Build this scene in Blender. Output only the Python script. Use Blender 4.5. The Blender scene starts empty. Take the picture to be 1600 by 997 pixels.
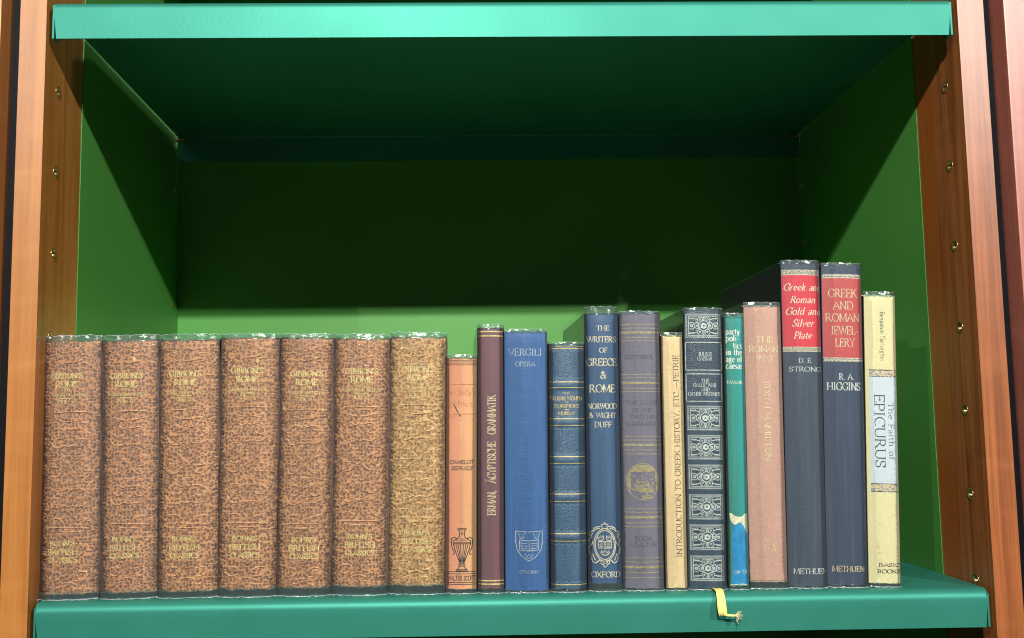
import bpy, math, random
from mathutils import Matrix, Vector
random.seed(7)
C = bpy.context.scene.collection
SC = bpy.context.scene

# ------------------------------------------------------------------ camera
cam = bpy.data.cameras.new('camera')
cam_o = bpy.data.objects.new('camera', cam); C.objects.link(cam_o)
cam.sensor_width = 36.0
cam.lens = 33.355
cam.shift_x = 0.03947
cam.shift_y = 0.01532
cam.clip_start = 0.01; cam.clip_end = 50
# columns: right, forward, up of the photographer's phone
Rt = Vector((0.999751, -0.018588, -0.012312)); Fw = Vector((0.019694, 0.995111, 0.096775)); Up = Vector((0.010453, -0.096993, 0.99523))
M = Matrix(((Rt.x, Up.x, -Fw.x, -0.04114), (Rt.y, Up.y, -Fw.y, -0.66056), (Rt.z, Up.z, -Fw.z, 0.11533), (0, 0, 0, 1)))
cam_o.matrix_world = M
SC.camera = cam_o

# ------------------------------------------------------------------ light: dim room + three ceiling spots
w = bpy.data.worlds.new("World"); SC.world = w; w.use_nodes = True
w.node_tree.nodes['Background'].inputs[0].default_value = (0.85, 0.93, 1.0, 1)
w.node_tree.nodes['Background'].inputs[1].default_value = 0.034
def spot(name, loc, aim, watts, col=(1, .965, .91)):
    L = bpy.data.lights.new(name, 'SPOT'); L.energy = watts; L.color = col
    L.shadow_soft_size = 0.019; L.spot_size = math.radians(60); L.spot_blend = .6
    o = bpy.data.objects.new(name, L); C.objects.link(o)
    o.location = loc
    o.rotation_euler = (Vector(aim) - Vector(loc)).to_track_quat('-Z', 'Y').to_euler()
spot('ceiling_spot_centre', (-0.15, -2.0, 1.372), (0, 0, .18), 246)
spot('ceiling_spot_side', (-1.47, -2.0, 1.328), (0, 0, .18), 54)
spot('ceiling_spot_far', (1.45, -2.0, 1.328), (0, 0, .18), 144)
SC.view_settings.view_transform = 'Standard'; SC.view_settings.look = 'None'
SC.view_settings.exposure = 0; SC.view_settings.gamma = 1
SC.cycles.max_bounces = 10; SC.cycles.transparent_max_bounces = 24
SC.cycles.sample_clamp_indirect = 4
SC.cycles.filter_width = 1.1
SC.cycles.caustics_reflective = False

# ------------------------------------------------------------------ materials
MATS = {}
def lin(r, g, b):
    f = lambda c: (c/255/12.92) if c/255 <= .04045 else ((c/255+.055)/1.055)**2.4
    return (f(r), f(g), f(b), 1)
class NT:
    def __init__(s, name):
        s.m = bpy.data.materials.new(name); s.m.use_nodes = True
        s.t = s.m.node_tree; s.t.nodes.clear()
        s.out = s.n('ShaderNodeOutputMaterial')
        s.co = s.n('ShaderNodeTexCoord').outputs['Object']
    def n(s, typ, **k):
        x = s.t.nodes.new(typ)
        for a, b in k.items(): setattr(x, a, b)
        return x
    def L(s, a, b): s.t.links.new(a, b)
    def mapp(s, scale=(1, 1, 1), loc=(0, 0, 0), rot=(0, 0, 0)):
        x = s.n('ShaderNodeMapping'); x.inputs['Scale'].default_value = scale
        x.inputs['Location'].default_value = loc; x.inputs['Rotation'].default_value = rot
        s.L(s.co, x.inputs[0]); return x.outputs[0]
    def noise(s, scale, detail=2, rough=.5, vec=None, dist=0):
        x = s.n('ShaderNodeTexNoise'); x.inputs['Scale'].default_value = scale
        x.inputs['Detail'].default_value = detail; x.inputs['Roughness'].default_value = rough
        x.inputs['Distortion'].default_value = dist
        s.L(vec if vec else s.co, x.inputs['Vector']); return x.outputs['Fac']
    def ramp(s, fac, stops, interp='LINEAR'):
        x = s.n('ShaderNodeValToRGB'); x.color_ramp.interpolation = interp
        e = x.color_ramp.elements
        while len(e) < len(stops): e.new(.5)
        for i, (p, c) in enumerate(stops):
            e[i].position = p; e[i].color = c if len(c) == 4 else (*c, 1)
        s.L(fac, x.inputs[0]); return x.outputs[0]
    def rng(s, fac, a, b, c=0, d=1):
        x = s.n('ShaderNodeMapRange'); x.inputs[1].default_value = a; x.inputs[2].default_value = b
        x.inputs[3].default_value = c; x.inputs[4].default_value = d
        s.L(fac, x.inputs[0]); return x.outputs[0]
    def mix(s, fac, a, b, blend='MIX'):
        x = s.n('ShaderNodeMix', data_type='RGBA', blend_type=blend)
        for i, v in ((0, fac), (6, a), (7, b)):
            if hasattr(v, 'links') or hasattr(v, 'is_output'): s.L(v, x.inputs[i])
            else: x.inputs[i].default_value = v
        return x.outputs[2]
    def math(s, op, a, b=0.):
        x = s.n('ShaderNodeMath', operation=op)
        for i, v in ((0, a), (1, b)):
            if hasattr(v, 'is_output'): s.L(v, x.inputs[i])
            else: x.inputs[i].default_value = v
        return x.outputs[0]
    def bump(s, h, dist, strength=1., prev=None):
        x = s.n('ShaderNodeBump'); x.inputs['Distance'].default_value = dist; x.inputs['Strength'].default_value = strength
        s.L(h, x.inputs['Height'])
        if prev: s.L(prev, x.inputs['Normal'])
        return x.outputs[0]
    def pbr(s, col, rough=.6, metal=0, spec=.5, normal=None, coat=0, coatr=.2):
        p = s.n('ShaderNodeBsdfPrincipled')
        if hasattr(col, 'is_output'): s.L(col, p.inputs['Base Color'])
        else: p.inputs['Base Color'].default_value = col
        if hasattr(rough, 'is_output'): s.L(rough, p.inputs['Roughness'])
        else: p.inputs['Roughness'].default_value = rough
        p.inputs['Metallic'].default_value = metal; p.inputs['Specular IOR Level'].default_value = spec
        p.inputs['Coat Weight'].default_value = coat; p.inputs['Coat Roughness'].default_value = coatr
        if normal: s.L(normal, p.inputs['Normal'])
        return p.outputs[0]
    def done(s, sh): s.L(sh, s.out.inputs[0]); return s.m
def sc4(c, k): return (min(1, c[0]*k), min(1, c[1]*k), min(1, c[2]*k), 1)

def mat_shelf():
    t = NT('green_painted_steel')
    n = t.noise(900, 2); n2 = t.noise(14, 2)
    c = t.mix(t.rng(n2, .3, .7), lin(52, 138, 120), lin(58, 146, 128))
    n3 = t.noise(330, 2)
    c = t.mix(t.rng(t.noise(620, 1, .5), .80, .84, 0, .5), c, lin(150, 190, 170))
    c = t.mix(t.rng(t.noise(1, 2, .6, t.mapp((30, 30, 260))), .70, .78, 0, .35), c, lin(40, 110, 92))
    return t.done(t.pbr(c, .50, metal=.45, spec=.3, normal=t.bump(n3, .00012, .4, t.bump(n, .00008, .6))))
def mat_panel():
    t = NT('green_laminate_panel')
    n2 = t.noise(5, 2)
    c = t.mix(t.rng(n2, .3, .7), lin(80, 150, 66), lin(87, 160, 74))
    return t.done(t.pbr(c, .42, spec=.45, normal=t.bump(t.noise(1400, 1), .00003, .5)))
def mat_wood(name, dark, mid, light, loc, amp=1.0, rear=None):
    t = NT(name)
    v = t.mapp((60, 60, 2.2), loc)
    g = t.noise(1, 5, .62, v, 1.2)
    v2 = t.mapp((420, 420, 9), loc)
    f = t.noise(1, 3, .6, v2)
    v3 = t.mapp((900, 900, 60), loc); po = t.noise(1, 2, .7, v3)
    v4 = t.mapp((14, 14, 38), loc); fl = t.noise(1, 3, .6, v4, .6)
    c = t.ramp(g, [(.28, dark), (.5, mid), (.74, light)])
    c = t.mix(t.rng(f, .35, .7, 0, .35*amp), c, dark)
    c = t.mix(t.rng(po, .60, .70, 0, .35*amp), c, sc4(dark, .6))
    c = t.mix(t.rng(fl, .5, .75, 0, .3), c, sc4(light, 1.12))
    bl = t.noise(1, 3, .6, t.mapp((22, 22, 1.1), loc), 1.5)
    c = t.mix(t.rng(bl, .56, .70, 0, .45*amp), c, sc4(dark, .75))
    if rear:      # the rear third of this post is a strip of more orange timber
        sy = t.n('ShaderNodeSeparateXYZ'); t.L(t.co, sy.inputs[0])
        e = t.math('ADD', sy.outputs[1], t.math('MULTIPLY', bl, .004))
        c = t.mix(t.math('MULTIPLY', t.rng(e, .0445, .0465), .7), c, rear, 'MIX')
        c = t.mix(t.rng(f, .4, .7, 0, .35), c, sc4(dark, .8))
    b = t.bump(t.noise(1800, 2, .7), .00012, .8)
    b = t.bump(f, .00005, .6, b)
    return t.done(t.pbr(c, .40, spec=.5, normal=b, coat=.8, coatr=.36))
def mat_cloth(name, base, var=.12, weave=.5, rough=.65, tint=None, tx=None, spec=.4, streak=None, stain=None):
    t = NT(name)
    L = (random.random()*9, random.random()*9, random.random()*9)
    big = t.noise(1, 3, .55, t.mapp((45, 45, 22), L))
    hz = t.noise(1, 3, .7, t.mapp((180, 180, 2400), L))
    vt = t.noise(1, 3, .7, t.mapp((2400, 2400, 170), L))
    c = t.mix(t.rng(big, .3, .7), sc4(base, 1-var), sc4(base, 1+var))
    if streak: c = t.mix(t.rng(t.noise(1, 3, .6, t.mapp((300, 300, 10), L)), .48, .72, 0, .5), c, streak)
    w_ = t.math('MULTIPLY', t.math('ADD', hz, vt), .5)
    c = t.mix(t.rng(w_, .42, .58, .28*weave, 0), c, sc4(base, .45))
    c = t.mix(t.rng(w_, .52, .64, 0, .30*weave), c, sc4(base, 1.5))
    if tint:   # sun-fading across the width of the spine
        sx = t.n('ShaderNodeSeparateXYZ'); t.L(t.co, sx.inputs[0])
        f = t.rng(t.math('ADD', sx.outputs[0], t.rng(big, 0, 1, -tx*.5, tx*.5)), -tx, tx)
        c = t.mix(f, tint, c)
    if stain:
        s_ = t.rng(t.noise(1, 3, .6, t.mapp((60, 60, 60), L)), .66, .72)
        c = t.mix(t.math('MULTIPLY', s_, .45), c, stain)
    fl = t.rng(t.noise(1, 1, .5, t.mapp((700, 700, 500), L)), .77, .8, 0, .5)
    c = t.mix(fl, c, sc4(base, 2.2))
    return t.done(t.pbr(c, rough, spec=spec, normal=t.bump(w_, .00022, .6)))
def mat_speckled(name, vein, spot_c, edge, L):
    t = NT(name)
    sp_ = t.n('ShaderNodeSeparateXYZ'); t.L(t.co, sp_.inputs[0])
    cb = t.n('ShaderNodeCombineXYZ'); t.L(sp_.outputs[0], cb.inputs[0]); t.L(sp_.outputs[2], cb.inputs[1]); cb.inputs[2].default_value = L[0]
    ad = t.n('ShaderNodeVectorMath', operation='ADD'); t.L(cb.outputs[0], ad.inputs[0]); ad.inputs[1].default_value = (L[0]*.31, L[2]*.17, 0)
    vec = ad.outputs[0]
    wob = t.n('ShaderNodeTexNoise'); wob.inputs['Scale'].default_value = 420; t.L(vec, wob.inputs['Vector'])
    vm = t.n('ShaderNodeMixRGB', blend_type='LINEAR_LIGHT'); vm.inputs[0].default_value = .0015
    t.L(vec, vm.inputs[1]); t.L(wob.outputs['Color'], vm.inputs[2])
    vo = t.n('ShaderNodeTexVoronoi', feature='F1', voronoi_dimensions='2D'); vo.inputs['Scale'].default_value = 425; vo.inputs['Randomness'].default_value = .75
    t.L(vm.outputs[0], vo.inputs['Vector'])
    d = vo.outputs['Distance']
    de = t.n('ShaderNodeTexVoronoi', feature='DISTANCE_TO_EDGE', voronoi_dimensions='2D'); de.inputs['Scale'].default_value = 425; de.inputs['Randomness'].default_value = .75
    t.L(vm.outputs[0], de.inputs['Vector'])
    big = t.noise(70, 3, .6)
    v = t.mix(t.rng(big, .35, .65), sc4(vein, .82), sc4(vein, 1.14))
    cellv = t.n('ShaderNodeSeparateColor'); t.L(vo.outputs['Color'], cellv.inputs[0])
    sc_ = t.mix(cellv.outputs[0], sc4(spot_c, .7), sc4(spot_c, 1.45))
    f = t.rng(t.math('ADD', d, t.rng(t.noise(330, 2), .3, .7, -.10, .10)), .33, .43, 1, 0)
    c = t.mix(f, v, sc_)
    ridge = t.rng(de.outputs['Distance'], .0, .10, 1, 0)
    c = t.mix(t.math('MULTIPLY', ridge, .38), c, edge)
    sx = t.n('ShaderNodeSeparateXYZ'); t.L(t.co, sx.inputs[0])
    h = t.math('ADD', ridge, t.math('MULTIPLY', t.noise(900, 2), .6))
    wav = t.noise(1, 3, .6, t.mapp((90, 90, 420), L), .8)
    b = t.bump(h, .00028, .7); b = t.bump(wav, .0011, .55, b)
    return t.done(t.pbr(c, .5, spec=.5, normal=b))
def mat_leather(name, base, light, grain=520, rough=.42):
    t = NT(name)
    vo = t.n('ShaderNodeTexVoronoi', feature='DISTANCE_TO_EDGE', voronoi_dimensions='2D'); vo.inputs['Scale'].default_value = grain
    t.L(t.mapp((1, 1, 1.2), rot=(math.pi/2, 0, 0)), vo.inputs['Vector'])
    big = t.noise(40, 3)
    c = t.mix(t.rng(big, .3, .7), sc4(base, .8), sc4(base, 1.2))
    c = t.mix(t.rng(vo.outputs['Distance'], .0, .14, .45, 0), c, light)
    c = t.mix(t.rng(t.noise(1, 3, .7, t.mapp((300, 300, 20))), .5, .75, 0, .4), c, light)
    return t.done(t.pbr(c, rough, spec=.5, normal=t.bump(vo.outputs['Distance'], .00035, .7)))
def mat_ink(style, wear):
    key = ('ink', style, round(wear, 1))
    if key in MATS: return MATS[key]
    P = {'gold': (lin(248, 222, 142), .42, .0), 'gold2': (lin(240, 230, 190), .45, .0), 'palegold': (lin(248, 234, 178), .45, .0),
         'palegold2': (lin(250, 235, 205), .45, .0), 'dimgold': (lin(226, 205, 160), .45, .0), 'dullgold': (lin(176, 164, 122), .5, .05),
         'silver': (lin(186, 200, 204), .4, .0), 'silver2': (lin(214, 226, 216), .45, .0), 'white': (lin(235, 240, 225), .6, 0),
         'black': (lin(38, 42, 48), .6, 0), 'brown': (lin(70, 58, 48), .6, 0), 'slate': (lin(58, 78, 86), .6, 0),
         'blueline': (lin(120, 150, 172), .4, .1), 'emb8': (lin(232, 158, 108), .45, 0), 'emb13': (lin(88, 84, 108), .6, 0)}[style]
    t = NT(style + '_foil')
    c = t.mix(t.rng(t.noise(420, 2), .35, .65), sc4(P[0], .72), sc4(P[0], 1.12))
    sh = t.pbr(c, P[1], metal=P[2])
    if wear > 0:
        n = t.math('ADD', t.math('MULTIPLY', t.noise(950, 2, .6), .6), t.math('MULTIPLY', t.noise(110, 2, .5), .4))
        th = .28+.24*wear
        a = t.rng(n, th, th+.07)
        tr = t.n('ShaderNodeBsdfTransparent'); mx = t.n('ShaderNodeMixShader')
        t.L(a, mx.inputs[0]); t.L(tr.outputs[0], mx.inputs[1]); t.L(sh, mx.inputs[2]); sh = mx.outputs[0]
    MATS[key] = t.done(sh); return MATS[key]
def mat_film(haze=.02, wr=.3, tint=(.965, .985, .985, 1), name='clear_polyester_film', gl=1.0, dc=(.8, .86, .9, 1)):
    key = ('film', name, haze, wr)
    if key in MATS: return MATS[key]
    t = NT(name)
    n = t.noise(1, 3, .55, t.mapp((120, 120, 260)), .8)
    b = t.bump(n, .0012, wr)
    b = t.bump(t.noise(1, 2, .5, t.mapp((30, 30, 14))), .004, wr*.5, b)
    fr = t.n('ShaderNodeFresnel'); fr.inputs[0].default_value = 1.45; t.L(b, fr.inputs['Normal'])
    tr = t.n('ShaderNodeBsdfTransparent'); tr.inputs[0].default_value = tint
    gs = t.n('ShaderNodeBsdfGlossy'); gs.inputs['Roughness'].default_value = .15; t.L(b, gs.inputs['Normal'])
    df = t.n('ShaderNodeBsdfDiffuse'); df.inputs[0].default_value = dc
    m1 = t.n('ShaderNodeMixShader'); m1.inputs[0].default_value = haze; t.L(tr.outputs[0], m1.inputs[1]); t.L(df.outputs[0], m1.inputs[2])
    m2 = t.n('ShaderNodeMixShader'); t.L(t.math('MULTIPLY', fr.outputs[0], gl), m2.inputs[0]); t.L(m1.outputs[0], m2.inputs[1]); t.L(gs.outputs[0], m2.inputs[2])
    MATS[key] = t.done(m2.outputs[0]); return MATS[key]
def mat_plain(name, col, rough=.5, metal=0, spec=.5, nz=None, bump=0):
    if name in MATS: return MATS[name]
    t = NT(name)
    c = col; nrm = None
    if nz:
        n = t.noise(nz, 3, .6); c = t.mix(t.rng(n, .3, .7), sc4(col, .75), sc4(col, 1.2))
        if bump: nrm = t.bump(n, bump, .6)
    MATS[name] = t.done(t.pbr(c, rough, metal, spec, nrm)); return MATS[name]

STEEL = mat_shelf(); PANEL = mat_panel()
WOOD_L = mat_wood('maple_post_wood', lin(154, 94, 40), lin(186, 120, 54), lin(200, 138, 72), (3, 1, 0), .7)
WOOD_R = mat_wood('reddish_post_wood', lin(120, 64, 30), lin(172, 98, 50), lin(194, 122, 70), (7, 2, 4), 1.0, lin(176, 92, 30))
WOOD_N = mat_wood('dark_red_post_wood', lin(150, 86, 70), lin(176, 104, 86), lin(200, 130, 112), (1, 5, 2), .8)
BRASS = mat_plain('brass_sleeve', lin(196, 172, 112), .28, .9, nz=900)
DARK = mat_plain('dark_hole', lin(26, 20, 14), .8)
BLACK = mat_plain('black_gap_seal', lin(16, 18, 24), .6, 0, .2, nz=300)
PAGES = mat_plain('aged_paper', lin(214, 196, 160), .8, nz=400)
FILM = mat_film(.028, .10)
FILM_W = mat_film(.03, .42, name='wrinkled_film')
FOLD = mat_film(.12, .55, (.60, .78, .76, 1), 'folded_film_painted_sheen', 1.3, (.34, .46, .46, 1))  # grey-teal diffuse haze paints in the shelf's reflection on the film
EDGE = mat_film(.36, .8, (.9, .95, .95, 1), 'film_edge_painted_glint', 1.6)

# ------------------------------------------------------------------ mesh building
class MB:
    def __init__(s): s.v = []; s.f = []; s.mi = []; s.cur = 0
    def add(s, vs, fs):
        o = len(s.v); s.v += [tuple(p) for p in vs]
        for f in fs: s.f.append(tuple(i+o for i in f)); s.mi.append(s.cur)
    def box(s, x0, x1, y0, y1, z0, z1, skip=''):
        vs = [(x0, y0, z0), (x1, y0, z0), (x1, y1, z0), (x0, y1, z0), (x0, y0, z1), (x1, y0, z1), (x1, y1, z1), (x0, y1, z1)]
        F = {'b': (0, 3, 2, 1), 't': (4, 5, 6, 7), 'f': (0, 1, 5, 4), 'r': (1, 2, 6, 5), 'k': (2, 3, 7, 6), 'l': (3, 0, 4, 7)}
        s.add(vs, [F[k] for k in F if k not in skip])
    def grid(s, rows):
        nr = len(rows); nc = len(rows[0])
        vs = [p for r in rows for p in r]
        s.add(vs, [(i*nc+j, i*nc+j+1, (i+1)*nc+j+1, (i+1)*nc+j) for i in range(nr-1) for j in range(nc-1)])
    def tube(s, pts, r, n=6, r2=None):
        rings = []
        for i, p in enumerate(pts):
            p = Vector(p); a = Vector(pts[max(0, i-1)]); b = Vector(pts[min(len(pts)-1, i+1)])
            d = (b-a).normalized(); u = d.cross(Vector((0, .3, 1))).normalized(); v = d.cross(u)
            rr = r if r2 is None else r+(r2-r)*i/(len(pts)-1)
            rings.append([p+u*math.cos(k*2*math.pi/n)*rr+v*math.sin(k*2*math.pi/n)*rr for k in range(n+1)])
        s.grid(rings)
    def build(s, name, mats, parent=None, smooth=False, bevel=0, autosmooth=None):
        me = bpy.data.meshes.new(name); me.from_pydata(s.v, [], s.f); me.update()
        for m in (mats if isinstance(mats, (list, tuple)) else [mats]): me.materials.append(m)
        for p, i in zip(me.polygons, s.mi): p.material_index = i; p.use_smooth = smooth
        o = bpy.data.objects.new(name, me); C.objects.link(o)
        if parent: o.parent = parent
        if bevel:
            b = o.modifiers.new('bevel', 'BEVEL'); b.width = bevel; b.segments = 2; b.limit_method = 'ANGLE'
        return o
def thing(name, label, cat, loc=(0, 0, 0), rot=(0, 0, 0), group=None):
    o = bpy.data.objects.new(name, None); C.objects.link(o); o.empty_display_size = .02
    o.location = loc; o.rotation_euler = rot; o['label'] = label; o['category'] = cat
    if group: o['group'] = group
    return o

# ------------------------------------------------------------------ the bookcase
HW = .33; ZB = -.40; ZT = .98; T_ = .02563; PITCH = .42143
DP = .0678; DB = .3337
bc = thing('bookcase', 'wooden bookcase with green panels and green shelves that holds the whole row of books', 'bookcase', (0, 0, ZB))
def local(mb):   # the bookcase empty stands at its foot
    mb.v = [(x, y, z-ZB) for x, y, z in mb.v]; return mb
HOLES = [.0027+.0603*k for k in range(-4, 16)]
def holed_plate(mb, X, y0, y1, z0, z1, hy, zs, r, flip):
    q = r*1.6
    def V(a, b): return (X, a, b)
    def rect(a0, a1, b0, b1):
        mb.add([V(a0, b0), V(a1, b0), V(a1, b1), V(a0, b1)], [(0, 1, 2, 3) if not flip else (3, 2, 1, 0)])
    z = z0
    for hz in zs:
        if hz-q <= z or hz+q >= z1: continue
        rect(y0, y1, z, hz-q); rect(y0, hy-q, hz-q, hz+q); rect(hy+q, y1, hz-q, hz+q)
        n = 16; ci = []; ou = []
        for k in range(n):
            a = 2*math.pi*k/n+math.pi/4; c, s_ = math.cos(a), math.sin(a); m = max(abs(c), abs(s_))
            ci.append(V(hy+r*c, hz+r*s_)); ou.append(V(hy+q*c/m, hz+q*s_/m))
        mb.add(ci+ou, [((k, (k+1) % n, n+(k+1) % n, n+k) if flip else (n+k, n+(k+1) % n, (k+1) % n, k)) for k in range(n)])
        z = hz+q
    rect(y0, y1, z, z1)
def sleeve(X, hy, hz, r, sgn, parent, depth=.009):
    mb = MB(); n = 20
    def ring(rr, xx): return [(xx, hy+rr*math.cos(2*math.pi*k/n), hz+rr*math.sin(2*math.pi*k/n)) for k in range(n+1)]
    o = sgn  # direction into the wood
    mb.grid([ring(r+.0006, X-o*.0000), ring(r+.0006, X-o*.0003), ring(r-.0003, X-o*.0003), ring(r-.0004, X+o*.002), ring(r-.0008, X+o*.0022), ring(r-.0008, X+o*depth)])
    mb.cur = 1; mb.grid([ring(r-.0008, X+o*depth*.999), ring(.00001, X+o*depth*.999)])
    local(mb); return mb.build('peg_sleeve', [BRASS, DARK], parent, True)
for sgn, XI, XO, wd in ((-1, -HW, -.3487, WOOD_L), (1, HW, .3493, WOOD_R)):
    mb = MB()
    a, b = min(XI, XO), max(XI, XO)
    mb.box(a, b, 0, DP, ZB, ZT, skip=('r' if sgn < 0 else 'l'))
    holed_plate(mb, XI, 0, DP, ZB, ZT, .0235, HOLES, .0036, sgn > 0)
    po = local(mb).build('post', wd, bc)
    po['label'] = 'left orange maple post of the bookcase' if sgn < 0 else 'right reddish wooden post of the bookcase'
    for hz in HOLES:
        if -.1 < hz < .45: sleeve(XI, .0235, hz, .0036, sgn, po)
    mb = MB()   # green side panel behind the post, a hair proud
    X = XI-sgn*.0004
    mb.box(min(X, XO), max(X, XO), DP+.0004, DB, ZB, ZT, skip=('r' if sgn < 0 else 'l'))
    holed_plate(mb, X, DP+.0004, DB, ZB, ZT, .3165, HOLES, .0022, sgn > 0)
    sp = local(mb).build('side_panel', PANEL, bc)
    for hz in HOLES:
        if .1 < hz < .40: sleeve(X, .3165, hz, .0022, sgn, sp)
    # black seal recessed in the gap beside the post
    mb = MB(); mb.box(*((-.366, -.3488) if sgn < 0 else (.3494, .368)), .0185, .03, ZB, ZT)
    local(mb).build('gap_seal', BLACK, bc)
mb = MB(); mb.box(-.3475, .3475, DB+.0003, DB+.008, ZB, ZT); local(mb).build('back_panel', PANEL, bc)

def make_shelf(ztop, label, T_=.0258, r=.0056):
    mb = MB(); ws = HW-.0040; th = .0013
    sec = []      # outer section: front lip bottom -> bend -> top -> back lip bottom
    sec.append((.0005, -T_)); 
    for k in range(4): sec.append((.0005, -T_+(T_-r)*(k+1)/4))
    for k in range(1, 9):
        a = math.pi/2*k/8; sec.append((.0005+r-r*math.cos(a), -r+r*math.sin(a)))
    for k in range(1, 6): sec.append((r+.0006+(.3155-r-.0006)*k/5, 0))
    for k in range(1, 5):
        a = math.pi/2*k/4; sec.append((.3155+.003*math.sin(a), -.003+.003*math.cos(a)))
    sec.append((.3185, -T_))
    inn = []
    for i, (y, z) in enumerate(sec):
        a = sec[max(0, i-1)]; b = sec[min(len(sec)-1, i+1)]
        dy, dz = b[0]-a[0], b[1]-a[1]; L = math.hypot(dy, dz)
        inn.append((y+dz/L*th, z-dy/L*th))
    def half(y, z):
        if y < .01 and z < -.002: return ws-.0026*min(1, (-z-.002)/(T_-.002))-.0004
        if y < .006: return ws-.0006*(1-(y/.006))
        return ws
    nx = 24
    def row(y, z):
        h = half(y, z); k = min(1, max(0, (y-.0065)/.05))      # the sheet runs closer to the panels than the lip does
        a, b = -h-.0018*k, h+.0031*k
        return [(a+(b-a)*i/nx, y, ztop+z) for i in range(nx+1)]
    ro = [row(*p) for p in sec]; ri = [row(*p) for p in inn]
    mb.grid(ro); mb.grid(ri[::-1])
    mb.grid([ri[0], ro[0]]); mb.grid([ro[-1], ri[-1]])
    for e in (0, nx):
        A = [r_[e] for r_ in ro]; B_ = [r_[e] for r_ in ri]; mb.grid([A, B_] if e else [B_, A])
    sh = local(mb).build('shelf', STEEL, bc, smooth=True); sh['label'] = label
    es = sh.modifiers.new('e', 'EDGE_SPLIT'); es.split_angle = math.radians(40)
    for sgn in (-1, 1):    # the lip wraps a little way round each end
        mb = MB(); x = sgn*ws; x2 = x-sgn*.0013; x3 = x-sgn*.0062
        mb.box(min(x, x2), max(x, x2), 0.0007, .0098, ztop-T_+.0002, ztop-.0030)
        local(mb).build('lip_return', STEEL, sh)
    return sh
make_shelf(0, 'lower green steel shelf that the books stand on', .0258, .0070)
make_shelf(.4236, 'upper green steel shelf above the books', .0278)
make_shelf(.6648, 'topmost green steel shelf')
for sgn in (-1, 1):
    mb = MB(); X = sgn*(HW-.0009)
    mb.tube([(X, .3165, .4185), (X-sgn*.010, .3165, .4185)], .0021, 10)
    local(mb).build('shelf_pin', BRASS, bc, True)

# neighbouring bookcases, only the edge of a post of each in view
for sgn, x0, x1, wd, lab in ((-1, -.44, -.3624, WOOD_L, 'wooden post of the neighbouring bookcase at the far left edge, beyond the black gap'),
                        (1, .3644, .44, WOOD_N, 'pinkish wooden post of the neighbouring bookcase at the far right edge, beyond the black gap')):
    nb = thing('bookcase', lab, 'bookcase', ((x0+x1)/2, 0, ZB))
    mb = MB(); mb.box(x0-(x0+x1)/2, x1-(x0+x1)/2, 0, .30, 0, ZT-ZB); mb.build('post', wd, nb, bevel=.0006)

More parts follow.
